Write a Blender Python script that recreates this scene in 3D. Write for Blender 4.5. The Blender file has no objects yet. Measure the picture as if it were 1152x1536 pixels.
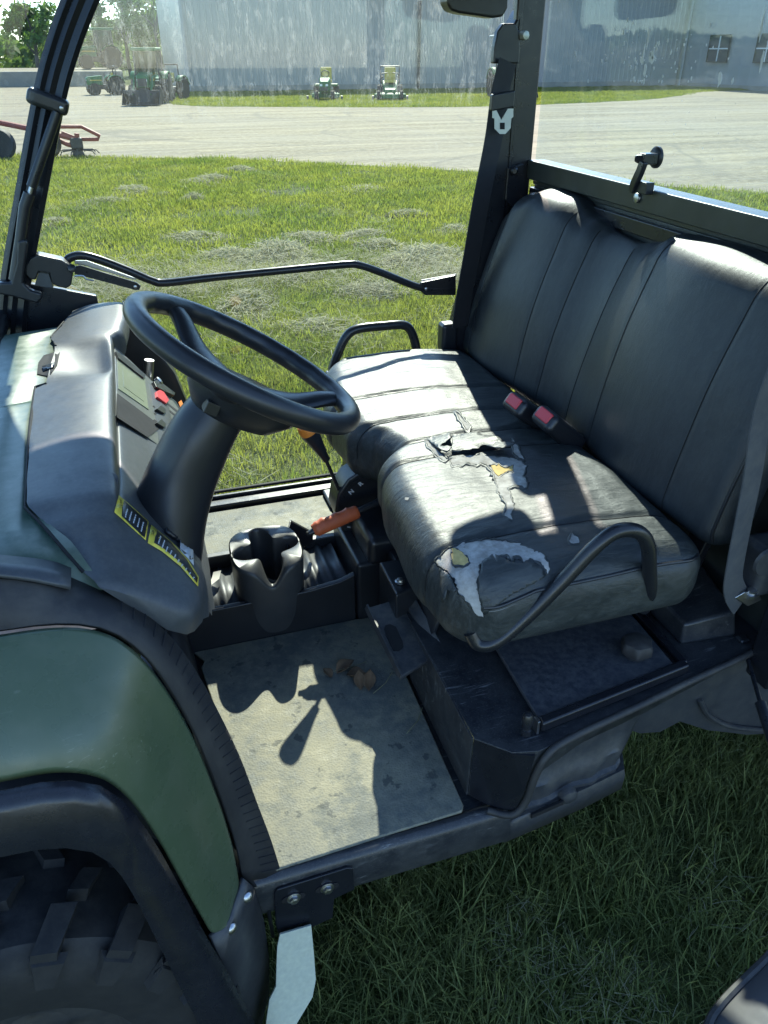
import bpy, bmesh, math, random
import numpy as np
from math import sin, cos, pi, radians, atan, sqrt, exp
from mathutils import Vector, Matrix, noise
from mathutils.bvhtree import BVHTree
from mathutils.geometry import delaunay_2d_cdt

random.seed(7)
S = bpy.context.scene
COL = S.collection

# ------------------------------------------------------------------ camera
CAM = Vector((0, 0, 1.7))
F, HOR, AZ = 1150.0, 81.0, radians(18)
TH = atan((768 - HOR) / F)
FW = Vector((sin(AZ) * cos(TH), cos(AZ) * cos(TH), -sin(TH)))
RT = Vector((cos(AZ), -sin(AZ), 0))
UP = RT.cross(FW)
cam = bpy.data.cameras.new('camera')
cam.sensor_fit = 'VERTICAL'; cam.sensor_height = 36; cam.lens = 36 * F / 1536
cam.clip_start = 0.05; cam.clip_end = 2000
camo = bpy.data.objects.new('camera', cam); COL.objects.link(camo)
camo.matrix_world = Matrix.Translation(CAM) @ Matrix((RT, UP, -FW)).transposed().to_4x4()
S.camera = camo

# ------------------------------------------------------------------ world, sun, exposure
SUN_AZ, SUN_EL = radians(19.0), radians(39.0)
SUND = Vector((sin(SUN_AZ) * cos(SUN_EL), cos(SUN_AZ) * cos(SUN_EL), sin(SUN_EL)))
w = bpy.data.worlds.new('World'); S.world = w; w.use_nodes = True
nt = w.node_tree; nt.nodes.clear()
sky = nt.nodes.new('ShaderNodeTexSky'); sky.sky_type = 'NISHITA'; sky.sun_disc = False
sky.sun_elevation = SUN_EL; sky.sun_rotation = SUN_AZ
sky.air_density = 1.15; sky.dust_density = 0.15; sky.ozone_density = 4.5; sky.altitude = 1500
bg = nt.nodes.new('ShaderNodeBackground'); bg.inputs[1].default_value = 0.15
wo = nt.nodes.new('ShaderNodeOutputWorld')
nt.links.new(sky.outputs[0], bg.inputs[0]); nt.links.new(bg.outputs[0], wo.inputs[0])
sl = bpy.data.lights.new('sun', 'SUN'); sl.energy = 4.2; sl.angle = radians(0.55); sl.color = (1.0, 0.94, 0.82)
so = bpy.data.objects.new('sun', sl); COL.objects.link(so)
so.rotation_euler = SUND.to_track_quat('Z', 'Y').to_euler(); so.location = SUND * 60
vs = S.view_settings
vs.view_transform = 'Standard'; vs.look = 'None'; vs.gamma = 1.0; vs.exposure = 1.55
S.cycles.max_bounces = 8; S.cycles.transparent_max_bounces = 16
S.cycles.caustics_reflective = False; S.cycles.caustics_refractive = False

# ------------------------------------------------------------------ helpers
def P(px, py, x=None, y=None, z=None):
    "a pixel of the photograph and one known coordinate give a point"
    d = FW + RT * ((px - 576) / F) - UP * ((py - 768) / F)
    if x is not None: t = (x - CAM.x) / d.x
    elif y is not None: t = (y - CAM.y) / d.y
    else: t = (z - CAM.z) / d.z
    return CAM + d * t

def V(*a): return Vector(a)

def spl(pts, n=8, closed=False):
    "Catmull-Rom through points"
    pts = [Vector(p) for p in pts]; N = len(pts); out = []
    rng = range(N) if closed else range(N - 1)
    for i in rng:
        g = (lambda k: pts[k % N]) if closed else (lambda k: pts[max(0, min(N - 1, k))])
        p0, p1, p2, p3 = g(i - 1), g(i), g(i + 1), g(i + 2)
        for k in range(n):
            t = k / n
            out.append(0.5 * ((2 * p1) + (p2 - p0) * t + (2 * p0 - 5 * p1 + 4 * p2 - p3) * t * t + (3 * p1 - p0 - 3 * p2 + p3) * t ** 3))
    if not closed: out.append(pts[-1].copy())
    return out

def mesh_obj(name, verts, faces, mat, parent=None, smooth=True, angle=40, bevel=0, seg=2, solid=0, sub=0, offset=-1, recalc=True):
    me = bpy.data.meshes.new(name)
    me.from_pydata([tuple(v) for v in verts], [], faces)
    if recalc:
        bm = bmesh.new(); bm.from_mesh(me); bmesh.ops.recalc_face_normals(bm, faces=bm.faces); bm.to_mesh(me); bm.free()
    o = bpy.data.objects.new(name, me); COL.objects.link(o)
    return finish(o, mat, parent, smooth, angle, bevel, seg, solid, sub, offset)

def finish(o, mat, parent=None, smooth=True, angle=40, bevel=0, seg=2, solid=0, sub=0, offset=-1):
    me = o.data
    if mat is not None: me.materials.append(mat)
    if smooth:
        me.polygons.foreach_set('use_smooth', [True] * len(me.polygons))
        me.set_sharp_from_angle(angle=radians(angle))
    if solid:
        m = o.modifiers.new('solid', 'SOLIDIFY'); m.thickness = solid; m.offset = offset
    if bevel:
        m = o.modifiers.new('bevel', 'BEVEL'); m.width = bevel; m.segments = seg; m.limit_method = 'ANGLE'; m.angle_limit = radians(35); m.harden_normals = True
    if sub:
        m = o.modifiers.new('sub', 'SUBSURF'); m.levels = sub; m.render_levels = sub
    if parent is not None: adopt(o, parent)
    return o

ROOTLOC = {}
def adopt(o, parent):
    "meshes are written in world coordinates: a part cancels its thing's location, a sub-part inherits that"
    o.parent = parent
    if parent.name in ROOTLOC: o.location = -ROOTLOC[parent.name]

def thing(name, label, cat, loc=(0, 0, 0), group=None):
    o = bpy.data.objects.new(name, None); COL.objects.link(o)
    o.location = loc; o.empty_display_size = 0.2
    o['label'] = label; o['category'] = cat
    if group: o['group'] = group
    ROOTLOC[o.name] = Vector(loc)
    return o

def tag(o, label, cat, group=None):
    o['label'] = label; o['category'] = cat
    if group: o['group'] = group
    return o

def structure(o): o['kind'] = 'structure'; return o

def copy_tree(o, parent=None):
    c = o.copy(); COL.objects.link(c); c.parent = parent
    for ch in list(o.children): copy_tree(ch, c)
    return c

# shapes: each returns verts, faces
def box(x0, x1, y0, y1, z0, z1):
    v = [V(x, y, z) for z in (z0, z1) for y in (y0, y1) for x in (x0, x1)]
    return v, [(0, 2, 3, 1), (4, 5, 7, 6), (0, 1, 5, 4), (2, 6, 7, 3), (0, 4, 6, 2), (1, 3, 7, 5)]

def obox(c, ax, ay, az, sx, sy, sz):
    "oriented box: centre, three unit axes, full sizes"
    c = Vector(c); v = []
    for k in (-.5, .5):
        for j in (-.5, .5):
            for i in (-.5, .5): v.append(c + Vector(ax) * i * sx + Vector(ay) * j * sy + Vector(az) * k * sz)
    return v, box(0, 1, 0, 1, 0, 1)[1]

def prism(poly, off):
    "polygon (3d points) extruded along a vector"
    off = Vector(off); n = len(poly)
    v = [Vector(p) for p in poly] + [Vector(p) + off for p in poly]
    f = [tuple(range(n)), tuple(range(2 * n - 1, n - 1, -1))]
    for i in range(n): f.append((i, (i + 1) % n, n + (i + 1) % n, n + i))
    return v, f

def tube(path, r, n=12, closed=False, caps=True, squash=None):
    path = [Vector(p) for p in path]; N = len(path)
    rs = r if hasattr(r, '__len__') else [r] * N
    v = []; f = []
    def tan(i):
        a = path[(i - 1) % N] if (closed or i > 0) else path[i]
        b = path[(i + 1) % N] if (closed or i < N - 1) else path[i]
        return (b - a).normalized()
    t = tan(0); u = t.orthogonal().normalized() if squash is None else (Vector(squash) - t * t.dot(Vector(squash))).normalized()
    for i in range(N):
        t = tan(i); u = (u - t * t.dot(u)).normalized(); b = t.cross(u)
        for k in range(n):
            a = 2 * pi * k / n; v.append(path[i] + (u * cos(a) + b * sin(a)) * rs[i])
    for i in range(N if closed else N - 1):
        j = (i + 1) % N
        for k in range(n): f.append((i * n + k, i * n + (k + 1) % n, j * n + (k + 1) % n, j * n + k))
    if caps and not closed:
        f.append(tuple(range(n))[::-1]); f.append(tuple(range((N - 1) * n, N * n)))
    return v, f

def strip(path, width, axis, thick):
    "flat strap: path, half width along axis, thickness"
    path = [Vector(p) for p in path]; N = len(path); v = []; f = []
    for i, p in enumerate(path):
        t = (path[min(i + 1, N - 1)] - path[max(i - 1, 0)]).normalized()
        a = axis[i] if isinstance(axis, list) else axis
        a = (Vector(a) - t * t.dot(Vector(a))).normalized(); nn = t.cross(a)
        for s, q in ((-1, -1), (1, -1), (1, 1), (-1, 1)): v.append(p + a * s * width / 2 + nn * q * thick / 2)
    for i in range(N - 1):
        for k in range(4): f.append((i * 4 + k, i * 4 + (k + 1) % 4, i * 4 + 4 + (k + 1) % 4, i * 4 + 4 + k))
    f.append((0, 1, 2, 3)); f.append(tuple(N * 4 - 4 + k for k in (3, 2, 1, 0)))
    return v, f

def loft(rows, closed=False, caps=False):
    n = len(rows[0]); v = [Vector(p) for r in rows for p in r]; f = []
    for i in range(len(rows) - 1):
        for k in range(n if closed else n - 1):
            f.append((i * n + k, i * n + (k + 1) % n, (i + 1) * n + (k + 1) % n, (i + 1) * n + k))
    if caps: f.append(tuple(range(n))[::-1]); f.append(tuple(range((len(rows) - 1) * n, len(rows) * n)))
    return v, f

def lathe(c, axis, prof, n=24):
    "prof: list of (along axis, radius)"
    axis = Vector(axis).normalized(); u = axis.orthogonal().normalized(); b = axis.cross(u); c = Vector(c)
    rows = [[c + axis * h + (u * cos(2 * pi * k / n) + b * sin(2 * pi * k / n)) * max(r, 1e-4) for k in range(n)] for h, r in prof]
    return loft(rows, closed=True, caps=True)

def join(*vf):
    V_, F_ = [], []
    for v, f in vf:
        o = len(V_); V_ += list(v); F_ += [tuple(i + o for i in q) for q in f]
    return V_, F_

def circ(c, u, b, r, n=20):
    return [Vector(c) + Vector(u) * r * cos(2 * pi * k / n) + Vector(b) * r * sin(2 * pi * k / n) for k in range(n)]

def bvh_of(*objs):
    dg = bpy.context.evaluated_depsgraph_get(); dg.update()
    vv, ff = [], []
    for o in objs:
        e = o.evaluated_get(dg); m = e.to_mesh(); k = len(vv)
        mw = o.matrix_world if o.parent is None else None
        vv += [v.co.copy() for v in m.vertices]; ff += [tuple(i + k for i in p.vertices) for p in m.polygons]
        e.to_mesh_clear()
    return BVHTree.FromPolygons(vv, ff)      # part meshes hold world coordinates

def inside(p, poly):
    c = False; j = len(poly) - 1
    for i in range(len(poly)):
        if (poly[i][1] > p[1]) != (poly[j][1] > p[1]) and p[0] < (poly[j][0] - poly[i][0]) * (p[1] - poly[i][1]) / (poly[j][1] - poly[i][1]) + poly[i][0]: c = not c
        j = i
    return c

def on_surface(bvh, px, py, off=0.0):
    d = (FW + RT * ((px - 576) / F) - UP * ((py - 768) / F)).normalized()
    loc, nor, idx, dist = bvh.ray_cast(CAM, d)
    if loc is None: return None
    if nor.dot(d) > 0: nor = -nor
    return loc + nor * off

def patch(name, bvh, poly, off, mat, parent, step=7, jag=0, solid=0, lift=None, seed=1):
    "a sheet lying on a built surface, outlined by photograph pixels"
    rnd = random.Random(seed); pts = []
    for i in range(len(poly)):
        a, b = poly[i], poly[(i + 1) % len(poly)]; L = math.hypot(b[0] - a[0], b[1] - a[1]); m = max(1, int(L / step))
        for k in range(m):
            t = k / m; j = jag if k else jag * .3
            pts.append((a[0] + (b[0] - a[0]) * t + rnd.uniform(-j, j), a[1] + (b[1] - a[1]) * t + rnd.uniform(-j, j)))
    n = len(pts); edges = [(i, (i + 1) % n) for i in range(n)]
    x0, x1 = min(p[0] for p in pts), max(p[0] for p in pts); y0, y1 = min(p[1] for p in pts), max(p[1] for p in pts)
    allp = list(pts); x = x0 + step / 2
    while x < x1:
        y = y0 + step / 2
        while y < y1:
            q = (x + rnd.uniform(-1, 1) * step * .2, y + rnd.uniform(-1, 1) * step * .2)
            if inside(q, pts): allp.append(q)
            y += step
        x += step
    r = delaunay_2d_cdt([Vector(p) for p in allp], edges, [], 0, 1e-5)
    v2, _, fc = r[0], r[1], r[2]
    vs3 = []; ok = []
    for p in v2:
        extra = lift(p[0], p[1]) if lift else 0
        q = on_surface(bvh, p[0], p[1], off + extra); ok.append(q is not None); vs3.append(q if q is not None else Vector((0, 0, -1)))
    faces = []
    for q in fc:
        cx = sum(v2[i][0] for i in q) / len(q); cy = sum(v2[i][1] for i in q) / len(q)
        if inside((cx, cy), pts) and all(ok[i] for i in q): faces.append(tuple(q))
    o = mesh_obj(name, vs3, faces, mat, parent, True, 60, solid=solid, offset=0)
    return o, [q for q in (on_surface(bvh, p[0], p[1], off) for p in pts) if q is not None]
# ------------------------------------------------------------------ materials
class N:
    def __init__(s, name):
        s.m = bpy.data.materials.new(name); s.m.use_nodes = True; s.t = s.m.node_tree; s.t.nodes.clear()
        s.out = s.new('ShaderNodeOutputMaterial')
        s.co = s.new('ShaderNodeNewGeometry').outputs['Position']
    def new(s, k): return s.t.nodes.new(k)
    def put(s, inp, v):
        if isinstance(v, bpy.types.NodeSocket): s.t.links.new(v, inp)
        elif v is not None:
            if hasattr(v, '__len__') and len(v) == 3 and inp.type == 'RGBA': v = (*v, 1)
            inp.default_value = v
    def mapping(s, scale=(1, 1, 1), rot=(0, 0, 0), co=None, loc=(0, 0, 0)):
        n = s.new('ShaderNodeMapping'); s.put(n.inputs[0], co or s.co); n.inputs['Scale'].default_value = scale; n.inputs['Rotation'].default_value = rot; n.inputs['Location'].default_value = loc
        return n.outputs[0]
    def noise(s, scale, detail=3, rough=.55, co=None, dist=0):
        n = s.new('ShaderNodeTexNoise'); s.put(n.inputs['Vector'], co or s.co)
        n.inputs['Scale'].default_value = scale; n.inputs['Detail'].default_value = detail; n.inputs['Roughness'].default_value = rough; n.inputs['Distortion'].default_value = dist
        return n.outputs['Fac']
    def vor(s, scale, feat='F1', co=None, out='Distance', rnd=1):
        n = s.new('ShaderNodeTexVoronoi'); n.feature = feat; s.put(n.inputs['Vector'], co or s.co); n.inputs['Scale'].default_value = scale; n.inputs['Randomness'].default_value = rnd
        return n.outputs[out]
    def ramp(s, fac, *stops):
        n = s.new('ShaderNodeValToRGB'); s.put(n.inputs[0], fac); e = n.color_ramp.elements
        while len(e) < len(stops): e.new(.5)
        for i, (p, c) in enumerate(stops):
            e[i].position = p; e[i].color = (*c, 1) if hasattr(c, '__len__') else (c, c, c, 1)
        return n.outputs[0]
    def mix(s, fac, a, b, mode='MIX'):
        n = s.new('ShaderNodeMix'); n.data_type = 'RGBA'; n.blend_type = mode
        s.put(n.inputs[0], fac); s.put(n.inputs[6], a); s.put(n.inputs[7], b); return n.outputs[2]
    def math(s, op, a, b=None, c=None):
        n = s.new('ShaderNodeMath'); n.operation = op; s.put(n.inputs[0], a); s.put(n.inputs[1], b)
        if c is not None: s.put(n.inputs[2], c)
        return n.outputs[0]
    def sep(s, co=None):
        n = s.new('ShaderNodeSeparateXYZ'); s.put(n.inputs[0], co or s.co); return n.outputs
    def bump(s, h, strength=.3, dist=.002, normal=None):
        n = s.new('ShaderNodeBump'); s.put(n.inputs['Height'], h); n.inputs['Strength'].default_value = strength; n.inputs['Distance'].default_value = dist
        if normal is not None: s.put(n.inputs['Normal'], normal)
        return n.outputs[0]
    def bsdf(s, color, rough=.5, normal=None, metal=0, spec=.5, coat=0, emit=None, trans=0, sss=0):
        n = s.new('ShaderNodeBsdfPrincipled'); s.put(n.inputs['Base Color'], color); s.put(n.inputs['Roughness'], rough)
        s.put(n.inputs['Normal'], normal); s.put(n.inputs['Metallic'], metal); s.put(n.inputs['Specular IOR Level'], spec); s.put(n.inputs['Coat Weight'], coat)
        return n.outputs[0]
    def shader(s, k, **kw):
        n = s.new(k)
        for a, b in kw.items(): s.put(n.inputs[a], b)
        return n.outputs[0]
    def mixs(s, fac, a, b):
        n = s.new('ShaderNodeMixShader'); s.put(n.inputs[0], fac); s.put(n.inputs[1], a); s.put(n.inputs[2], b); return n.outputs[0]
    def done(s, sh): s.t.links.new(sh, s.out.inputs[0]); return s.m

M = {}
def plain(name, col, rough=.5, metal=0, spec=.5, var=.25, scale=14, bump=0, bscale=600, dust=None, dustamt=.5, dscale=9):
    "a paint or plastic with blotchy tone, fine grain and patchy dust that also paints side faces darker, as in shade"
    n = N(name); a = n.noise(scale, 4); c = n.mix(a, tuple(k * (1 - var) for k in col), tuple(min(1, k * (1 + var)) for k in col))
    r = n.math('ADD', n.math('MULTIPLY', n.noise(scale * 3, 4), .22), rough - .11)
    if dust:
        up_ = n.new('ShaderNodeMapRange'); n.put(up_.inputs[0], n.sep(n.new('ShaderNodeNewGeometry').outputs['Normal'])[2]); up_.inputs[1].default_value = -.2; up_.inputs[2].default_value = .9; up_.inputs[3].default_value = .25; up_.inputs[4].default_value = 1.25
        d = n.math('MULTIPLY', n.ramp(n.noise(dscale, 7, .72), (.40, 0.0), (.75, dustamt)), up_.outputs[0]); c = n.mix(d, c, dust)      # dust thinned on side faces, thicker on tops: side shade painted into the colour; r = n.mix(d, r, (.85, .85, .85))
    nm = n.bump(n.noise(bscale, 2), bump, .0006) if bump else None
    M[name] = n.done(n.bsdf(c, r, nm, metal, spec)); return M[name]

DUST = (.22, .20, .155)
plain('black_paint', (.010, .011, .015), .30, dust=(.12, .115, .10), dustamt=.10)
plain('black_steel', (.014, .015, .018), .3, dust=(.1, .1, .09), dustamt=.15, dscale=20)
plain('rubber', (.02, .02, .022), .62, dust=DUST, dustamt=.25, bump=.2)
plain('soft_black', (.015, .016, .019), .36, dust=(.1, .1, .095), dustamt=.10, bump=.15, bscale=900)
plain('grey_plastic', (.058, .063, .068), .46, dust=(.22, .215, .195), dustamt=.16, dscale=120, bump=.25, bscale=1300, var=.15)
plain('tank_plastic', (.034, .037, .043), .45, dust=DUST, dustamt=.35, dscale=32, bump=.2, bscale=400)
n = N('dusty_black')
sc = n.ramp(n.noise(1, 4, .6, co=n.mapping((9, 140, 30), (radians(20), 0, radians(24))), dist=1.5), (.60, 0), (.68, .8)); sc = n.math('MULTIPLY', sc, n.ramp(n.noise(7, 3), (.45, 0), (.65, 1)))
du = n.ramp(n.noise(19, 8, .75), (.38, .04), (.72, .36)); sp_ = n.ramp(n.noise(300, 3, .7), (.55, 0), (.75, .4))
c = n.mix(du, (.014, .016, .021), (.125, .125, .115)); c = n.mix(sp_, c, (.16, .155, .14)); c = n.mix(sc, c, (.26, .26, .25))
M['dusty_black'] = n.done(n.bsdf(c, n.ramp(du, (.1, .30), (.5, .6)), n.bump(n.noise(500, 2), .15, .0008)))
plain('flare_plastic', (.013, .014, .019), .27, dust=(.13, .12, .10), dustamt=.12, dscale=40, bump=.15, bscale=300)
plain('lid_plastic', (.042, .046, .055), .42, dust=(.17, .165, .15), dustamt=.45, dscale=70, bump=.2, bscale=500)
plain('wall_paint', (.026, .031, .030), .35, dust=(.13, .135, .12), dustamt=.35, dscale=14)
plain('guard_grey', (.11, .105, .105), .7, dust=(.12, .12, .11), dustamt=.5, dscale=30)
n = N('green_paint')
scr = n.ramp(n.noise(1, 3, .5, co=n.mapping((30, 260, 420), (radians(30), radians(15), radians(50))), dist=.8), (.64, 0), (.70, .55)); scr = n.math('MULTIPLY', scr, n.ramp(n.noise(11, 4), (.48, 0), (.62, 1)))
spk = n.ramp(n.vor(120, 'F1'), (.03, .5), (.07, 0)); spk = n.math('MULTIPLY', spk, n.ramp(n.noise(8, 3), (.5, 0), (.6, 1)))
c = n.mix(n.noise(3, 3), (.058, .084, .046), (.078, .106, .058)); c = n.mix(n.ramp(n.noise(18, 6, .7), (.5, 0), (.8, .25)), c, (.17, .18, .13)); c = n.mix(scr, c, (.26, .28, .22)); c = n.mix(spk, c, (.3, .3, .24))
M['green_paint'] = n.done(n.bsdf(c, n.ramp(n.noise(25, 4), (.3, .22), (.7, .36)), spec=.5))
plain('hood_paint', (.045, .088, .062), .33, dust=(.30, .32, .26), dustamt=.45, dscale=10, var=.15)
plain('orange_grip', (.55, .11, .035), .5, var=.2, dust=(.2, .1, .06), dustamt=.3, dscale=40)
plain('orange_plastic', (.75, .22, .03), .4)
plain('red_button', (.62, .05, .06), .4)
plain('steel', (.5, .5, .5), .35, metal=1, dust=(.2, .18, .15), dustamt=.4, dscale=60)
plain('wheel_paint', (.03, .03, .03), .6, dust=DUST, dustamt=.5)
plain('zinc', (.55, .56, .52), .5, metal=.6, dust=(.3, .3, .27), dustamt=.3, dscale=50)
plain('galvanised', (.50, .52, .40), .7, spec=.15, var=.22, scale=110, dust=(.36, .40, .37), dustamt=.6, dscale=60)
plain('cup_plastic', (.036, .038, .041), .42, dust=DUST, dustamt=.3, bump=.2, bscale=900)
plain('webbing_grey', (.06, .064, .07), .8, dust=DUST, dustamt=.5, dscale=30)
plain('webbing_black', (.018, .018, .021), .75)
plain('fabric', (.44, .42, .385), .95, var=.45, scale=70, bump=1.0, bscale=520, dust=(.16, .14, .11), dustamt=.6, dscale=55)
plain('foam', (.55, .40, .15), .95, var=.45, scale=90, bump=.8, bscale=300)
plain('sticker_yellow', (.75, .62, .08), .45, var=.08)
plain('sticker_black', (.02, .02, .02), .4)
plain('sticker_white', (.62, .64, .66), .5, var=.1)
plain('print_white', (.6, .62, .63), .5, var=.1)
plain('print_dark', (.04, .035, .02), .5)
plain('blue_knob', (.02, .06, .35), .35)
plain('screen', (.22, .25, .2), .2, var=.1)
plain('bezel', (.12, .13, .13), .35, dust=DUST, dustamt=.3)
plain('leaf_dry', (.16, .10, .055), .8, var=.5, scale=80)
plain('paper', (.6, .58, .52), .8)
plain('machine_green', (.02, .13, .04), .55, var=.2, spec=.25)
plain('machine_yellow', (.48, .36, .05), .65, var=.15)
plain('machine_dark', (.02, .021, .024), .5, var=.3)
plain('red_iron', (.28, .05, .035), .6, var=.35, dust=(.18, .1, .06), dustamt=.4)
plain('concrete', (.24, .23, .2), .85, var=.3, scale=2, bump=.4, bscale=60)
plain('white_paint', (.7, .7, .68), .5)
plain('bark', (.085, .07, .055), .9, var=.4, scale=8)

# floor mat: pebbled rubber under dried dirt
n = N('floor_mat'); big = n.noise(7, 6, .62); fine = n.noise(45, 5, .7); peb = n.vor(230, 'F1')
c = n.mix(n.ramp(big, (.40, 0), (.60, 1)), (.125, .13, .112), (.25, .23, .155))
c = n.mix(n.ramp(fine, (.38, .0), (.70, .7)), c, (.30, .28, .205))
c = n.mix(n.ramp(n.noise(9, 7, .74), (.49, 0), (.60, .75)), c, (.10, .112, .105)); c = n.mix(n.ramp(n.noise(24, 4, .6), (.61, 0), (.65, .75)), c, (.06, .066, .06))
c = n.mix(n.ramp(peb, (.0, .32), (.55, 0)), c, (.10, .10, .09))
M['floor_mat'] = n.done(n.bsdf(c, n.ramp(fine, (.3, .55), (.7, .8)), n.bump(peb, .40, .0014), spec=.35))

# seat vinyl: creases run across the seat, dust lies in the grain
def vinyl(name, col, dust, amt, crease, base_r=.16):
    n = N(name)
    str1 = n.noise(1, 5, .6, co=n.mapping((16, 70, 30), (0, 0, radians(-38))), dist=.6)
    fine = n.noise(1, 4, .6, co=n.mapping((60, 230, 120), (0, 0, radians(-32))), dist=.4)
    grain = n.vor(1500, 'F1'); blot = n.noise(9, 5, .6)
    d = n.math('MULTIPLY', n.ramp(n.math('ADD', n.math('MULTIPLY', str1, .6), n.math('MULTIPLY', fine, .4)), (.44, 0), (.66, 1)), amt)
    d = n.math('ADD', d, n.math('MULTIPLY', n.ramp(blot, (.42, 0), (.75, 1)), amt * .6))
    c = n.mix(d, col, dust)
    r = n.math('ADD', n.math('MULTIPLY', fine, .25), n.math('MULTIPLY', blot, .16)); r = n.math('ADD', r, base_r)
    b1 = n.bump(str1, crease, .006); b2 = n.bump(n.noise(28, 4, .6), crease * .7, .004, b1); b3 = n.bump(grain, .22, .0007, b2)
    M[name] = n.done(n.bsdf(c, r, b3, spec=.5)); return M[name]
vinyl('vinyl_seat', (.022, .027, .028), (.15, .16, .15), .22, .40, .235)
vinyl('vinyl_back', (.014, .018, .022), (.10, .11, .11), .12, .10, .22)
plain('thread', (.006, .006, .007), .8)
plain('thread_light', (.16, .155, .14), .8)

# glass: thin pane with films of dust, dried runs, spots
def glass(name, film, streak=None, tint=(.90, .95, .93), spots=0, refl=.10):
    n = N(name); x, y, z = n.sep()
    tr = n.shader('ShaderNodeBsdfTransparent', Color=tint)
    gl = n.shader('ShaderNodeBsdfGlossy', Color=(1, 1, 1), Roughness=.015)
    lw = n.new('ShaderNodeFresnel'); lw.inputs[0].default_value = 1.45
    clear = n.mixs(n.math('MINIMUM', n.math('MULTIPLY', lw.outputs[0], .6), refl), tr, gl)
    dust = n.mixs(.6, n.shader('ShaderNodeBsdfDiffuse', Color=(.62, .63, .60)), n.shader('ShaderNodeBsdfTranslucent', Color=(.62, .63, .60)))
    m = n.math('MULTIPLY', n.ramp(n.noise(3.2, 6, .65), (.3, .25), (.75, 1.0)), film)
    # faint wiped smears
    sm = n.ramp(n.noise(1, 5, .6, co=n.mapping((7, 7, 40), (radians(35), radians(20), 0)), dist=1.2), (.52, 0), (.75, film * 1.2))
    m = n.math('ADD', m, sm)
    if streak:
        z0, amt = streak
        wob = n.noise(9, 2); co2 = n.new('ShaderNodeCombineXYZ')
        xx = n.math('ADD', n.math('ADD', x, y), n.math('MULTIPLY', n.noise(60, 3, .6), .020))
        n.put(co2.inputs[0], xx); n.put(co2.inputs[2], n.math('MULTIPLY', z, .10)); co2.inputs[1].default_value = 0
        run = n.noise(70, 2, .5, co=co2.outputs[0])
        runs = n.ramp(n.math('ABSOLUTE', n.math('SUBTRACT', run, .5)), (.0, 1), (.035, 0)); gaps = n.ramp(n.noise(90, 4, .7), (.36, .1), (.62, 1))
        edge = n.new('ShaderNodeMapRange'); n.put(edge.inputs[0], n.math('ADD', z, n.math('MULTIPLY', n.math('SUBTRACT', wob, .5), .10))); edge.inputs[1].default_value = z0 - .02; edge.inputs[2].default_value = z0 + .05
        k = n.math('MULTIPLY', n.math('MULTIPLY', runs, gaps), edge.outputs[0])
        m = n.math('ADD', m, n.math('MULTIPLY', k, amt)); m = n.math('ADD', m, n.math('MULTIPLY', edge.outputs[0], amt * .10))
        fine = n.math('MULTIPLY', n.ramp(n.vor(75, 'F1'), (.0, 1), (.13, 0)), edge.outputs[0])
        m = n.math('ADD', m, n.math('MULTIPLY', fine, amt * .7))
    if spots:
        sp = n.ramp(n.vor(46, 'F1'), (.06, 1), (.11, 0)); msk = n.ramp(n.noise(5, 3), (.48, 0), (.62, 1))
        m = n.math('ADD', m, n.math('MULTIPLY', n.math('MULTIPLY', sp, msk), spots))
    M[name] = n.done(n.mixs(n.math('MINIMUM', m, .95), clear, dust)); return M[name]
glass('door_glass', .014, (1.565, .20))
glass('rear_glass', .060, None, (.86, .93, .93), .7, .035)
glass('screen_glass', .05, None, (.84, .93, .90))
glass('open_door_glass', .10, None, (.75, .88, .82), .3)
glass('cab_glass', .05, None, (.35, .5, .5))

# ground covers
n = N('lawn_soil'); a = n.noise(.35, 5, .6); b = n.noise(9, 5, .7); c = n.mix(a, (.075, .115, .028), (.12, .155, .045)); c = n.mix(n.ramp(b, (.35, 0), (.7, .8)), c, (.16, .155, .075))
c = n.mix(n.ramp(n.noise(60, 3), (.4, 0), (.6, .6)), c, (.03, .04, .015))
M['lawn_soil'] = n.done(n.bsdf(c, .95, n.bump(n.noise(40, 4), .8, .04), spec=.1))
n = N('gravel'); x, y, z = n.sep(); dirv = n.mapping((.10, 1.0, 1), (0, 0, radians(9)))
tr1 = n.noise(1.5, 5, .62, co=dirv, dist=.4); fine = n.noise(26, 4, .7); big = n.noise(.22, 4)
c = n.mix(n.ramp(tr1, (.36, 0), (.64, 1)), (.13, .103, .06), (.39, .33, .205)); c = n.mix(n.ramp(fine, (.35, 0), (.65, .75)), c, (.20, .175, .125)); c = n.mix(n.ramp(n.noise(7, 5, .7), (.45, 0), (.7, .7)), c, (.44, .38, .25)); c = n.mix(n.ramp(big, (.4, 0), (.7, .4)), c, (.24, .225, .19))
c = n.mix(n.ramp(n.vor(9, 'F1'), (.03, .5), (.1, 0)), c, (.14, .135, .12))
trk = n.ramp(n.math('ABSOLUTE', n.math('SUBTRACT', n.noise(.16, 2, .4, dist=.6), .5)), (.0, .5), (.012, 0)); c = n.mix(trk, c, (.13, .12, .10)); c = n.mix(n.ramp(n.noise(1, 5, .65, co=n.mapping((.5, 5, 1), (0, 0, radians(9)))), (.45, 0), (.62, .55)), c, (.22, .20, .155))
M['gravel'] = n.done(n.bsdf(c, .95, n.bump(n.math('ADD', n.math('MULTIPLY', tr1, .8), n.math('MULTIPLY', fine, .3)), .6, .06), spec=.15))
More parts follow.
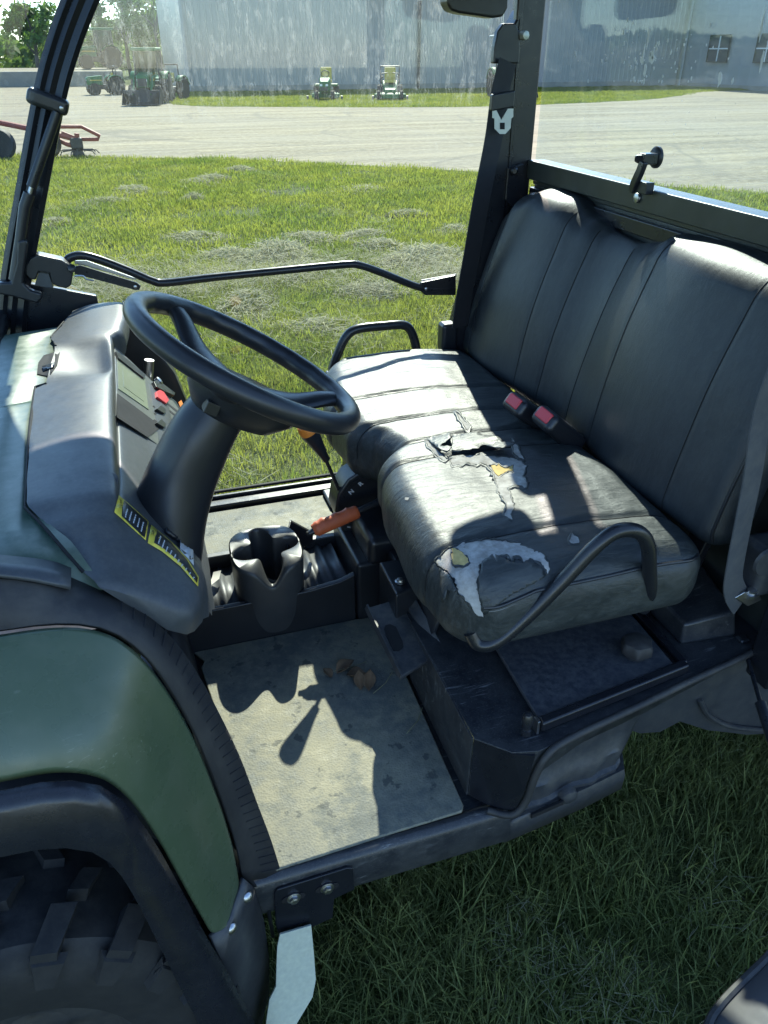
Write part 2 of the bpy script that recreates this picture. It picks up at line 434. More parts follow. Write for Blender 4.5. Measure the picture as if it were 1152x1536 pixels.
def bladed(name, c1, c2, c3, tl=.45, rough=.5):
    n = N(name); at = n.new('ShaderNodeAttribute'); at.attribute_name = 'tone'; oi = n.new('ShaderNodeObjectInfo')
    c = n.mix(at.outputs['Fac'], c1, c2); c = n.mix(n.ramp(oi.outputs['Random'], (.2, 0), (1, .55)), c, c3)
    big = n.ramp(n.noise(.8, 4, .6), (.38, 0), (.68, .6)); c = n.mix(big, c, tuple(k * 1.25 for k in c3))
    sh = n.mixs(tl, n.bsdf(c, rough, spec=.3), n.shader('ShaderNodeBsdfTranslucent', Color=c))
    M[name] = n.done(sh)
bladed('grass', (.085, .145, .020), (.24, .29, .036), (.30, .30, .046), .6)
bladed('shade_grass', (.075, .125, .030), (.24, .29, .085), (.25, .26, .095), .5)
bladed('hay', (.20, .195, .115), (.46, .44, .28), (.36, .35, .21), .5, .7)
bladed('foliage', (.06, .13, .02), (.16, .26, .04), (.18, .25, .05), .5)
n = N('barn_steel'); c = n.mix(n.noise(.5, 4), (.27, .265, .245), (.35, .34, .31)); M['barn_steel'] = n.done(n.bsdf(c, .45, spec=.5))
plain('wing_steel', (.29, .30, .30), .45, var=.08, scale=.6)
plain('barn_roof', (.3, .31, .32), .4, metal=.4)
plain('window_dark', (.05, .06, .07), .15)
plain('tyre', (.012, .0125, .013), .72, dust=(.10, .09, .075), dustamt=.30, dscale=22, bump=.4, bscale=250)
# ------------------------------------------------------------------ the ground (details of it further down)
g_v = [V(-300, -120, 0), V(400, -120, 0), V(400, 500, 0), V(-300, 500, 0)]
ground = structure(mesh_obj('ground', g_v, [(0, 1, 2, 3)], M['lawn_soil'], smooth=False))

# gravel yard: near edge as in the photograph, far edge in front of the barn's lawn
near = [(-60, 27.0), (-12, 20.2), (-4, 18.4), (-.8, 17.2), (1.0, 16.4), (2.7, 15.4), (5.6, 12.9), (8.0, 10.1), (9.5, 8.2), (13, 5.5), (24, 0), (60, -9)]
far = [(90, 34), (52, 37.5), (45, 39.0), (34, 39.0), (29.5, 38.2), (26, 34.8), (21.5, 31.8), (14, 29.7), (9.5, 30.6), (5.5, 32.2), (3.2, 33.6), (1.8, 40), (1.6, 57.5), (-25, 58), (-60, 60)]
ring = spl([V(x, y, .006) for x, y in near], 8) + spl([V(x, y, .006) for x, y in far], 5)
ring = [V(p.x + .12 * noise.noise(p * 3.1), p.y + .16 * noise.noise(p * 2.3 + V(9, 0, 0)), p.z) for p in ring]
gravel = structure(mesh_obj('gravel_yard', ring, [tuple(range(len(ring)))], M['gravel'], smooth=False))

# ------------------------------------------------------------------ the utility vehicle
ROOT = (0.35, 1.475, 0)
UV = thing('utility_vehicle', 'dark green farm utility vehicle with a torn black bench seat and open cab', 'utility vehicle', ROOT)

def part(name, vf, mat, parent=None, **k):
    return mesh_obj(name, vf[0], vf[1], M[mat] if isinstance(mat, str) else mat, parent or UV, **k)

# --- floor
part('floor_pan', join(box(-.12, .50, .84, 2.115, .44, .485)), 'dusty_black', bevel=.004)
# near mat: left edge follows the wheel housing
L = [P(x_, y_, z=.496) + V(-.035, 0, 0) for x_, y_ in ((325, 1000), (340, 1040), (372, 1130), (402, 1230), (424, 1306))]
matpoly = [V(.0, 1.438, .496), V(.02, 1.40, .496)] + L + [V(.25, .836, .496), V(.425, .84, .496), V(.432, .852, .496), V(.446, 1.20, .496), V(.448, 1.438, .496)]
fm = part('floor_mat', prism(matpoly, (0, 0, .007)), 'floor_mat', bevel=.003)
for z0 in (0,):
    part('floor_mat', prism([V(-.02, 1.66, .488), V(.44, 1.66, .488), V(.47, 1.9, .488), V(.47, 2.075, .488), V(-.02, 2.075, .488)], (0, 0, .010)), 'floor_mat', bevel=.003)
part('door_sill', join(box(-.1, .80, 2.085, 2.125, .42, .512), box(-.1, .8, 2.125, 2.14, .46, .522)), 'dusty_black', bevel=.005)
part('floor_bracket', box(.47, .56, 1.98, 2.08, .5, .515), 'grey_plastic', bevel=.006)
part('screw', lathe((.505, 2.04, .515), (0, 0, 1), [(0, .012), (.004, .011), (.006, .006)], 14), 'soft_black')

# --- near sill beam, its bolted plate and the pale bracket hanging from it
sill = part('sill_beam', loft([[V(x, .823 + o, .400), V(x, .817 + o, .42), V(x, .817 + o, .478), V(x, .824 + o, .494), V(x, .838 + o, .496), V(x, .86 + o, .48), V(x, .87 + o, .40)] for x, o in ((.035, .0), (.1, 0), (.3, 0), (.515, 0))], closed=True, caps=True), 'dusty_black', angle=60)
pl = part('sill_plate', prism([V(.062, .8165, .375), V(.066, .8165, .466), V(.072, .8165, .474), V(.196, .8165, .478), V(.206, .8165, .472), V(.208, .8165, .41), V(.17, .8165, .40), V(.165, .8165, .345), V(.125, .8165, .335), V(.118, .8165, .315), V(.068, .8165, .312)], (0, -.006, 0)), 'black_paint', sill, bevel=.002)
for bx in (.098, .158):
    slot = [V(bx + .012 * (1 if k < 6 else -1) * 1.0 + .009 * cos(2 * pi * (k - 3) / 12 + pi / 2 - pi / 2), .8098, .441 + .009 * sin(2 * pi * (k - 3) / 12)) for k in range(12)]
    part('slot', prism(slot, (0, -.0012, 0)), 'thread', sill)
    part('washer', lathe((bx, .8095, .441), (0, -1, 0), [(0, .0125), (.0022, .0125), (.003, .011)], 18), 'steel', sill)
    part('bolt_head', lathe((bx, .8065, .441), (0, -1, 0), [(0, .0085), (.005, .008), (.006, .005)], 6), 'steel', sill, smooth=False)
# pale plate below it: a bent galvanised step, outline from the photograph at its own depth
sp = [(420, 1402), (467, 1388), (471, 1430), (474, 1470), (469, 1496), (456, 1518), (440, 1545), (425, 1590), (392, 1600), (397, 1550), (404, 1500), (414, 1480), (415, 1440), (416, 1420)]
part('step_plate', prism([P(x, y, y=.80 - .0004 * (y - 1390)) for x, y in sp], (0, .005, -.002)), 'galvanised', bevel=.001)

# --- seat base box
B0, B1 = .655, .50
front = [V(.448, .868, .506), V(.450, .868, B0), V(.452, 1.05, B0 + .005), V(.454, 1.20, B0 + .005), V(.454, 1.20, .506)]
top_out = [V(.450, .868, B0), V(.500, .815, B0 + .002), V(.545, .803, B0 + .004), V(.60, .812, B0 + .006), V(.75, .838, B0 + .008), V(.90, .866, B0 + .010), V(1.04, .889, B0 + .012), V(1.18, .92, B0 + .012)]
top_in = [V(.452, 1.05, B0 + .005)] + [V(p.x, 1.16, p.z) for p in top_out[1:]]
bot = [V(.448, .868, .506), V(.480, .83, .503), V(.515, .806, .503), V(.528, .808, .53), V(.545, .812, .58), V(.60, .83, .60), V(.8, .86, .61), V(1.18, .95, .61)]
sb = part('seat_base', join(loft([bot, top_out, top_in, [V(p.x, 1.40, p.z) for p in top_in]]), (front, [(0, 1, 2, 3, 4)])), 'dusty_black', bevel=.006, solid=.004, angle=35)
# rubber lip that follows the outer edge
lip = spl([V(.470, .826, .503), V(.505, .802, .506), V(.528, .798, .535), V(.540, .797, .60), V(.556, .797, .645), V(.60, .806, .663), V(.75, .832, .667), V(.90, .860, .669), V(1.04, .884, .671), V(1.18, .915, .671)], 10)
part('edge_trim', tube(lip, .007, 10), 'rubber', sb)
# corner panel under the chamfer
part('corner_panel', prism([V(.449, .867, .507), V(.4505, .867, .652), V(.500, .8135, .655), V(.536, .80, .652), V(.524, .80, .56), V(.512, .804, .512), V(.48, .829, .505)], (.002, .006, 0)), 'black_paint', sb, smooth=False)
# lid panel with ridge, cap knob and latch pin
lz = .672
lid = part('lid', prism([V(.566, .842, lz), V(.884, .886, lz), V(.898, 1.10, lz), V(.578, 1.075, lz)], (0, 0, .010)), 'lid_plastic', sb, bevel=.003)
part('lid_ridge', prism([V(.562, .829, lz - .002), V(.905, .878, lz - .002), V(.903, .898, lz - .002), V(.566, .850, lz - .002)], (0, 0, .022)), 'black_paint', sb, bevel=.005)
part('lid_ridge', prism([V(.900, .897, lz - .002), V(.916, .895, lz - .002), V(.926, 1.10, lz - .002), V(.906, 1.10, lz - .002)], (0, 0, .014)), 'black_paint', sb, bevel=.004)
cap_c = V(.828, .945, lz + .009)
rows = []
for h, r, k in ((0, .022, 0), (.010, .022, 0), (.011, .028, .05), (.014, .030, .07), (.030, .029, .07), (.036, .026, .05), (.039, .018, 0), (.040, .001, 0)):
    rows.append([cap_c + V(r * (1 + k * cos(6 * a)) * cos(a), r * (1 + k * cos(6 * a)) * sin(a), h) for a in [2 * pi * i / 48 for i in range(48)]])
part('cap_knob', loft(rows, closed=True, caps=True), 'rubber', sb)
part('latch_pin', lathe((.541, .846, .66), (0, 0, 1), [(0, .010), (.012, .010), (.013, .0075), (.024, .0075), (.025, .0105), (.040, .0105), (.047, .007), (.049, .001)], 16), 'black_steel', sb)
part('latch_plate', obox((.560, .845, .675), (.9, .1, 0), (0, 1, 0), (0, 0, 1), .006, .016, .03), 'steel', sb, bevel=.001)
part('channel', prism([V(.925, .905, lz - .012), V(.985, .915, lz - .012), V(.985, 1.13, lz - .012), V(.93, 1.13, lz - .012)], (0, 0, .004)), 'black_paint', sb)
# raised block behind the lid
blk = [P(985, 885, y=1.06), P(1075, 925, y=.945)]
part('rear_block', join(loft([[V(.945, .955, .665), V(1.075, .945, .665), V(1.12, 1.13, .665), V(.945, 1.15, .665)], [V(.950, .962, .715), V(1.00, .957, .722), V(1.07, .95, .728), V(1.10, 1.13, .735)][:1] + [V(1.062, .953, .728), V(1.105, 1.13, .735), V(.95, 1.15, .72)]], closed=True, caps=True)), 'dusty_black', sb, bevel=.008)
part('rear_floor', box(.93, 1.24, .95, 2.10, .60, .664), 'dusty_black', sb, bevel=.004)

# --- plastic tank below the lip
tk = []
prof = [(.54, .40, 0), (.56, .398, 0), (.66, .395, 0), (.72, .388, .004), (.80, .372, 0), (.823, .374, .01)]
def tankrow(z, dy, x0, x1, k=14, rise=0):
    out = []
    for i in range(k):
        t = i / (k - 1); x = x0 + (x1 - x0) * t
        bulge = .012 * exp(-((x - .60) / .05) ** 2) * (1 if z < .52 else .2) + .008 * exp(-((x - .71) / .02) ** 2)
        out.append(V(x, .845 + .10 * max(0, x - .55) * .9 + dy - bulge + (.06 * ((t - .86) / .14) ** 2 if t > .86 else 0), z + rise * t))
    return out
rail = part('tank_rail', loft([[V(x, y0, .398), V(x, y0 - .002, .44), V(x, y0 + .004, .452), V(x, y0 + .05, .45)] for x, y0 in ((.51, .822), (.60, .832), (.70, .845), (.795, .862), (.815, .90))]), 'tank_plastic', solid=.006)
tank_rows = [tankrow(.395, .10, .55, .80), tankrow(.396, .005, .55, .805), tankrow(.44, .0, .55, .812), tankrow(.458, .002, .55, .815), tankrow(.462, .010, .55, .818), tankrow(.50, .010, .545, .83), tankrow(.505, .016, .545, .84), tankrow(.56, .018, .545, .86), tankrow(.60, .02, .545, .90), tankrow(.66, .025, .545, .93)]
tank = part('fuel_tank', loft(tank_rows), 'tank_plastic', solid=.004, angle=50)
part('tank_slot', obox((.60, .829, .452), (.96, .09, .06), (0, 1, 0), (0, 0, 1), .075, .004, .010), 'thread', tank)
part('tank_boss', lathe((.652, .848, .455), (0, -1, -.1), [(0, .02), (.012, .018), (.016, .010), (.017, .001)], 16), 'tank_plastic', tank)
# inner rear wheel housing seen past the tank
ra = []
for i in range(15):
    a = radians(175 - 115 * i / 14); ra.append((1.33 + .43 * cos(a), .34 + .40 * sin(a) ** 1.0))
0 and part('rear_wheel_housing', loft([[V(x, .86 + .02, z) for x, z in ra], [V(x + .01, .93, z + .03) for x, z in ra], [V(x + .015, 1.12, z + .04) for x, z in ra]]), 'tank_plastic', solid=.005)
hous = [(905, 1040), (950, 1030), (1010, 1010), (1080, 985), (1160, 960), (1165, 1100), (1120, 1102), (1060, 1095), (1020, 1082), (990, 1098), (960, 1100), (930, 1090)]
part('side_skirt', prism([P(x, y, y=.93) for x, y in hous], (0, .01, 0)), 'tank_plastic')
ar = spl([P(x, y, y=.925) for x, y in ((1050, 1050), (1062, 1072), (1090, 1088), (1130, 1094), (1170, 1095))], 6)
part('skirt_rib', tube(ar, .006, 8), 'tank_plastic')

# --- seat cushion
def rbox(nx, ny, nz, hx, hy, hz, r):
    "rounded box as a grid-subdivided cube"
    idx = {}; vs = []; fs = []
    def vert(i, j, k):
        if (i, j, k) not in idx:
            p = V((2 * i / nx - 1) * hx, (2 * j / ny - 1) * hy, (2 * k / nz - 1) * hz)
            q = V(max(-hx + r, min(hx - r, p.x)), max(-hy + r, min(hy - r, p.y)), max(-hz + r, min(hz - r, p.z)))
            d = p - q
            if d.length > 1e-9:
                m = max(abs(d.x), abs(d.y), abs(d.z)); d = d.normalized() * m
            idx[(i, j, k)] = len(vs); vs.append(q + d)
        return idx[(i, j, k)]
    for i in range(nx):
        for j in range(ny):
            fs.append((vert(i, j, 0), vert(i, j + 1, 0), vert(i + 1, j + 1, 0), vert(i + 1, j, 0))); fs.append((vert(i, j, nz), vert(i + 1, j, nz), vert(i + 1, j + 1, nz), vert(i, j + 1, nz)))
    for i in range(nx):
        for k in range(nz):
            fs.append((vert(i, 0, k), vert(i + 1, 0, k), vert(i + 1, 0, k + 1), vert(i, 0, k + 1))); fs.append((vert(i, ny, k), vert(i, ny, k + 1), vert(i + 1, ny, k + 1), vert(i + 1, ny, k)))
    for j in range(ny):
        for k in range(nz):
            fs.append((vert(0, j, k), vert(0, j, k + 1), vert(0, j + 1, k + 1), vert(0, j + 1, k))); fs.append((vert(nx, j, k), vert(nx, j + 1, k), vert(nx, j + 1, k + 1), vert(nx, j, k + 1)))
    return vs, fs

SY0, SY1 = .895, 2.075
SEAMS = [1.035, 1.365, 1.455, 1.575, 1.72, 2.02]
def interp(x, tab):
    if x <= tab[0][0]: return tab[0][1]
    for (a, b), (c, d) in zip(tab, tab[1:]):
        if x <= c:
            t = (x - a) / (c - a); t = t * t * (3 - 2 * t); return b + (d - b) * t
    return tab[-1][1]
FRONT = [(.895, .455), (.98, .415), (1.08, .405), (1.25, .415), (1.40, .440), (1.47, .492), (1.53, .478), (1.60, .425), (1.75, .415), (1.95, .455), (2.075, .52)]
def cushion_warp(p):
    "unit seat box (x -1 front .. 1 back in metres around centre) to its place"
    t = (p.x + .26) / .52                     # 0 front, 1 back
    y = 1.485 + p.y
    xf = interp(y, FRONT); xb = .935 - .05 * max(0, (1.0 - y) / .1) ** 2 * .6
    x = xf + (xb - xf) * t
    top = max(0, p.z / .07)
    z = .878 + p.z * 1.03
    z += top * (.016 * sin(min(1, max(0, t)) * pi * .9) - .022 * t * t)                     # crown, falls towards the back
    z += top * (.010 * exp(-((y - 1.20) / .17) ** 2) + .010 * exp(-((y - 1.80) / .2) ** 2))  # two places to sit
    for s in SEAMS:
        wdt = .007; z -= .006 * top * exp(-((y - s) / wdt) ** 2); x += .006 * exp(-((y - s) / wdt) ** 2) * max(0, 1 - t * 5)
    q = V(x, y, z)
    wv = noise.noise(q * 9) * .0026 + noise.noise(V(q.x * 22 + q.y * 14, q.y * 30 - q.x * 16, q.z * 10)) * .0014
    wv -= .010 * exp(-((q.x - .66) / .10) ** 2 - ((y - 1.27) / .10) ** 2)
    q.z += wv * top
    q.x += noise.noise(q * 7 + V(5, 0, 0)) * .004 * max(0, 1 - t * 3)
    return q
vs_, fs_ = rbox(70, 200, 16, .26, .59, .07, .055)
cushion = part('seat_cushion', ([cushion_warp(p) for p in vs_], fs_), 'vinyl_seat', angle=180)
CB = bvh_of(cushion)
def top_at(bvh, x, y, off=0):
    loc, nor, i, d = bvh.ray_cast(V(x, y, 1.6), V(0, 0, -1)); return loc + nor * off if loc else None
for s in SEAMS:
    path = []
    for i in range(60):
        x = .36 + i * (.93 - .36) / 59; q = top_at(CB, x, s, .0002)
        if q: path.append(q)
    for z in (.915, .90, .885, .87):           # down the front
        loc, nor, i, d = CB.ray_cast(V(0.1, s, z), V(1, 0, 0))
        if loc: path.insert(0, loc + nor * .0002)
    part('seam', tube(path, .0013, 5), 'thread', cushion)
# welt along the near side
welt = []; 
for i in range(60):
    x = .47 + i * (.90 - .47) / 59
    loc, nor, _, d = CB.ray_cast(V(x, .5, .930 - .012 * max(0, (x - .75) / .15) ** 2 - .02 * max(0, (.56 - x) / .1)), V(0, 1, 0))
    if loc: welt.append(loc + nor * .001)
part('welt', tube(welt, .0032, 8), 'soft_black', cushion)
part('stitching', tube([q + V(0, -.0006, -.0075) for q in welt], .0011, 5), 'thread_light', cushion)

# torn vinyl: fabric backing, foam and lifted flaps, each lying on the cushion
def tear(poly, seed, mat='fabric', off=.0012, step=4, jag=1.6, edge=True):
    nm = {'fabric': 'torn_backing', 'foam': 'foam', 'vinyl_seat': 'vinyl_flap'}[mat]; rnd = random.Random(seed)
    pts = []                                         # ragged outline
    for i in range(len(poly)):
        a, b = poly[i], poly[(i + 1) % len(poly)]; L = math.hypot(b[0] - a[0], b[1] - a[1]); m = max(1, int(L / 3.2))
        for k in range(m):
            t = k / m; pts.append((a[0] + (b[0] - a[0]) * t + rnd.gauss(0, jag * .6), a[1] + (b[1] - a[1]) * t + rnd.gauss(0, jag * .6)))
    area = sum(p[0] * q[1] - q[0] * p[1] for p, q in zip(pts, pts[1:] + pts[:1])); sg = 1 if area > 0 else -1
    o, bd = patch(nm, CB, pts, off, M[mat], cushion, step=step, jag=0, seed=seed)
    if not edge: return
    n_ = len(pts); inn, out_ = [], []; h = .002
    for i in range(n_):
        p, a, b = pts[i], pts[i - 1], pts[(i + 1) % n_]; tx, ty = b[0] - a[0], b[1] - a[1]; l = math.hypot(tx, ty) or 1; ox, oy = ty / l * sg, -tx / l * sg
        h += rnd.gauss(0, .0012); h = max(.0004, min(.0040, h)); k = rnd.uniform(2.0, 4.5)
        q0 = on_surface(CB, p[0] - ox * rnd.uniform(0, 1.2), p[1] - oy * rnd.uniform(0, 1.2), h); q1 = on_surface(CB, p[0] + ox * k * .5, p[1] + oy * k * .5, h * .55 + .0006); q2 = on_surface(CB, p[0] + ox * k, p[1] + oy * k, -.0006)
        if q0 is None or q1 is None or q2 is None: continue
        inn.append([q0, q1, q2])
    if len(inn) > 3: part('curled_edge', loft(inn + [inn[0]]), 'vinyl_seat', cushion, solid=.0008, angle=80)
    vf = []                                          # frayed threads
    for i in range(0, n_):
        if rnd.random() < .55 and mat == 'fabric':
            p = pts[i]; q0 = on_surface(CB, p[0], p[1], .002); q1 = on_surface(CB, p[0] + rnd.gauss(0, 4), p[1] + rnd.gauss(0, 4), .003 + rnd.random() * .004)
            if q0 is not None and q1 is not None: vf.append(tube([q0, q0.lerp(q1, .5) + V(0, 0, .001), q1], .0004, 3, caps=False))
    if 0:
        fr = part('frayed_threads', join(*vf), 'fabric', cushion); fr['kind'] = 'stuff'
near_tear = [(653, 842), (668, 828), (690, 817), (712, 812), (740, 812), (770, 814), (792, 822), (815, 832), (824, 850), (822, 862), (812, 845), (796, 838), (785, 844), (782, 838), (770, 836), (768, 846), (760, 834), (748, 836), (742, 850), (726, 842), (718, 850), (717, 880), (722, 905), (725, 925), (717, 923), (704, 905), (690, 890), (683, 870), (672, 858), (660, 850)]
tear(near_tear, 3)
tear([(679, 825), (689, 828), (700, 836), (704, 845), (697, 851), (688, 849), (682, 850), (678, 838)], 5, 'foam', .0026, 4, 1.5, True)
mid_tear = [(672, 690), (690, 685), (712, 684), (722, 680), (730, 684), (745, 686), (768, 688), (778, 690), (790, 700), (784, 715), (792, 724), (786, 734), (772, 728), (762, 734), (765, 746), (770, 756), (766, 772), (768, 780), (756, 774), (760, 760), (750, 744), (748, 734), (742, 722), (736, 706), (728, 698), (700, 697), (680, 698)]
tear(mid_tear, 11)
tear([(735, 700), (748, 698), (756, 703), (768, 699), (770, 706), (757, 709), (748, 716), (741, 708)], 12, 'foam', .0026, 4, 1.5, True)
tear([(681, 618), (688, 620), (697, 632), (706, 640), (702, 648), (696, 642), (690, 632)], 21, 'fabric', .0012, 4, .8)
tear([(768, 660), (775, 668), (780, 680), (786, 690), (777, 690), (770, 678)], 22, 'fabric', .0025, 4, .8)
tear([(638, 660), (648, 668), (660, 680), (672, 690), (668, 693), (655, 684), (642, 670)], 23, 'fabric', .0012, 4, .6)
tear([(858, 800), (866, 806), (870, 815), (860, 817), (853, 812)], 24, 'fabric', .0015, 3, .8)
tear([(608, 746), (614, 747), (612, 751), (607, 750)], 25, 'fabric', .0008, 3, .4, False)
# flaps that stand up off the seat
def flap(poly, seed, hinge, h):
    (hx, hy), (dx, dy) = hinge
    L = math.hypot(dx, dy)
    lift = lambda x, y: max(0, ((x - hx) * dx + (y - hy) * dy) / (L * L)) ** 1.3 * h
    o, bd = patch('vinyl_flap', CB, poly, .002, M['vinyl_seat'], cushion, step=5, jag=1.2, seed=seed, lift=lift, solid=.0012)
flap([(640, 658), (676, 652), (678, 664), (660, 674), (676, 678), (672, 686), (655, 676)], 31, ((640, 660), (34, 18)), .012)
flap([(679, 652), (708, 650), (745, 664), (772, 680), (768, 686), (748, 687), (722, 676), (704, 682), (676, 680)], 32, ((690, 652), (20, 34)), .013)
flap([(722, 848), (738, 838), (746, 850), (742, 838), (760, 845), (776, 850), (790, 846), (812, 855), (818, 864), (800, 876), (770, 890), (745, 908), (727, 922), (720, 900), (718, 872)], 33, ((770, 900), (-14, -60)), .007)
flap([(660, 852), (672, 860), (682, 872), (690, 884), (684, 888), (676, 884), (672, 900), (664, 880)], 34, ((662, 860), (20, 26)), .010)

# --- backrest
BT = [(.90, 1.33), (1.04, 1.380), (1.22, 1.390), (1.37, 1.383), (1.45, 1.350), (1.53, 1.335), (1.62, 1.340), (1.69, 1.360), (1.81, 1.396), (1.90, 1.400), (2.0, 1.378), (2.07, 1.335), (2.13, 1.23)]
BSE = [1.07, 1.36, 1.52, 1.655, 1.745, 2.03]
BW0, BW1 = .925, 2.125
def back_warp(p):
    y = (BW0 + BW1) / 2 + p.y
    t = (p.z + .23) / .46                    # 0 bottom, 1 top
    zt = interp(y, BT)
    z = .905 + (zt - .905) * t
    xf = .925 + .125 * t - .018 * sin(pi * min(1, max(0, t)))
    dip = .040 * exp(-((y - 1.565) / .120) ** 2)
    fr = max(0, -p.x / .05)
    x = xf + .05 + p.x + dip * fr - fr * .022 * (exp(-((y - 1.20) / .15) ** 2) + exp(-((y - 1.91) / .14) ** 2))
    for s in BSE: x += .0022 * fr * exp(-((y - s) / .004) ** 2)
    q = V(x, y, z); q.x += fr * noise.noise(q * 6) * .004
    if y > 2.06: q.x += ((y - 2.06) / .065) ** 2 * .012 * fr
    if y < .99: q.x += ((.99 - y) / .07) ** 2 * .015 * fr
    return q
vs_, fs_ = rbox(10, 200, 60, .05, (BW1 - BW0) / 2, .23, .045)
back = part('backrest', ([back_warp(p) for p in vs_], fs_), 'vinyl_back', angle=180)
BB = bvh_of(back)
for s in BSE:
    path = []
    for i in range(50):
        z = .93 + i * (interp(s, BT) - .012 - .93) / 49
        loc, nor, _, d = BB.ray_cast(V(.5, s, z), V(1, 0, 0))
        if loc: path.append(loc + nor * .0002)
    loc = top_at(BB, path[-1].x + .03, s)
    if loc: path.append(loc)
    part('seam', tube(path, .0013, 5), 'thread', back)
side = [V(.955, BW0 - .001, .935)]
w2 = []
for i in range(40):
    z = .925 + i * (1.34 - .925) / 39
    loc, nor, _, d = BB.ray_cast(V(.5, .945, z), V(1, 0, 0))
    if loc: w2.append(loc + nor * .0012)
part('welt', tube(w2, .003, 8), 'soft_black', back)
part('stitching', tube([q + V(.0, .008, 0) for q in w2], .001, 5), 'thread_light', back)
for y in (1.02, 1.95): part('backrest_bracket', obox((.985, y, .86), (1, 0, 0), (0, 1, 0), (.25, 0, .97), .02, .05, .18), 'black_paint', bevel=.004)

# --- grab handles at both ends of the bench
nh = spl([P(706, 948, y=.925), P(718, 966, y=.915), P(745, 962, y=.905), P(790, 925, y=.90), P(850, 865, y=.895), P(895, 818, y=.89), P(925, 797, y=.89), P(955, 797, y=.89), P(971, 815, y=.89), P(974, 850, y=.895), P(974, 890, y=.905), P(965, 912, y=.93)], 8)
part('grab_handle', tube(nh, .0128, 14), 'black_steel')
fh = spl([P(498, 555, y=2.10), P(505, 535, y=2.10), P(518, 507, y=2.10), P(535, 494, y=2.10), P(575, 489, y=2.10), P(606, 488, y=2.10), P(618, 500, y=2.10), P(626, 530, y=2.10), P(630, 560, y=2.10)], 8)
part('grab_handle', tube(fh, .0135, 14), 'black_steel')
for x0, x1 in ((.50, .56), (.72, .80)): part('handle_mount', box(x0, x1, 2.06, 2.10, .80, .90), 'black_paint', bevel=.004)
# supports beneath the cushion
part('seat_frame', join(box(.55, .93, 1.10, 1.15, .68, .82), box(.52, .93, 1.95, 2.01, .60, .82), box(.55, .93, 1.0, 1.98, .76, .81)), 'black_paint', bevel=.004)
part('under_seat_cover', loft([[V(.475, 1.21, .505), V(.50, 1.5, .505), V(.60, 1.72, .505), V(.60, 2.05, .505)], [V(.50, 1.10, .80), V(.53, 1.5, .82), V(.60, 1.72, .82), V(.60, 2.05, .82)]]), 'soft_black', solid=.01)
part('passenger_panel', join(box(.57, .60, 1.75, 2.07, .52, .86)), 'bezel', bevel=.006)
# --- centre console: walls, ribbed trays, cup holder
def wavy(x0, x1, y0, y1, z, amp, nper):
    rows = []
    for i in range(nper * 6 + 1):
        t = i / (nper * 6); x = x0 + (x1 - x0) * t; h = z + amp * max(-.3, cos(2 * pi * nper * t)); rows.append([V(x, y0, h), V(x, y1, h)])
    return loft(rows)
con = part('console', join(
    loft([[V(-.10, 1.438, .49), V(-.10, 1.440, .608), V(-.10, 1.452, .610), V(-.10, 1.454, .59)], [V(.28, 1.438, .49), V(.28, 1.440, .612), V(.28, 1.452, .614), V(.28, 1.454, .59)], [V(.36, 1.438, .49), V(.36, 1.440, .622), V(.36, 1.452, .624), V(.36, 1.454, .6)], [V(.395, 1.438, .49), V(.395, 1.440, .636), V(.395, 1.452, .638), V(.395, 1.454, .61)]], caps=True),
    box(-.10, .40, 1.640, 1.660, .49, .622), box(-.10, .44, 1.455, 1.64, .49, .575)), 'soft_black', bevel=.003)
part('tray', wavy(-.02, .13, 1.456, 1.638, .588, .006, 4), 'grey_plastic', con, solid=.003)
part('tray', wavy(.275, .385, 1.456, 1.638, .600, .007, 3), 'grey_plastic', con, solid=.003)
part('console_block', join(box(.398, .47, 1.43, 1.66, .50, .668), box(.47, .54, 1.30, 1.60, .50, .70)), 'soft_black', con, bevel=.010, seg=3)
part('console_block', join(box(.425, .60, 1.42, 1.60, .66, .735)), 'soft_black', con, bevel=.018, seg=3)
part('slot', box(.50, .535, 1.36, 1.40, .700, .7015), 'thread', con)
# cup holder
cc = V(.200, 1.515, 0); rows = []
nA = 96
def outer(a, s, zz):
    ex = .085 * s; ey = .088 * s; c_, s_ = cos(a), sin(a); k = (abs(c_) ** 3.2 + abs(s_) ** 3.2) ** (-1 / 3.2)
    return V(cc.x + ex * k * c_, cc.y + ey * k * s_, zz)
def clover(a, s, zz):
    r = (.0575 + .0185 * cos(4 * (a - radians(8))) - .010 * max(0, cos(a - radians(262))) ** 8) * s
    return V(cc.x + r * cos(a) * 1.05, cc.y + r * sin(a) * 1.05, zz)
def ztop(a): return .706 - .050 * exp(-(((a - radians(268) + pi) % (2 * pi) - pi) / .34) ** 2) + .006 * sin(a)
A_ = [2 * pi * i / nA for i in range(nA)]
rows.append([outer(a, .86, .50) for a in A_]); rows.append([outer(a, .92, .56) for a in A_]); rows.append([outer(a, .98, ztop(a) - .012) for a in A_]); rows.append([outer(a, .975, ztop(a) - .004) for a in A_]); rows.append([outer(a, .94, ztop(a)) for a in A_])
def lerp(a, b, t): return a + (b - a) * t
rows.append([lerp(outer(a, .94, ztop(a)), clover(a, 1.04, ztop(a)), .8) for a in A_])
for s, dz in ((1.0, -.003), (.97, -.010), (.95, -.05), (.92, -.13)): rows.append([clover(a, s, (ztop(a) + dz) if dz > -.02 else .706 + dz) for a in A_])
rows.append([clover(a, .02, .576) for a in A_])
part('cup_holder', loft(rows, closed=True), 'cup_plastic', con, angle=50)
part('console_web', prism([P(436, 782, y=1.60), P(470, 800, y=1.60), P(470, 815, y=1.60), P(430, 832, y=1.52), P(432, 800, y=1.56)], (0, .012, 0)), 'soft_black', con, bevel=.003)

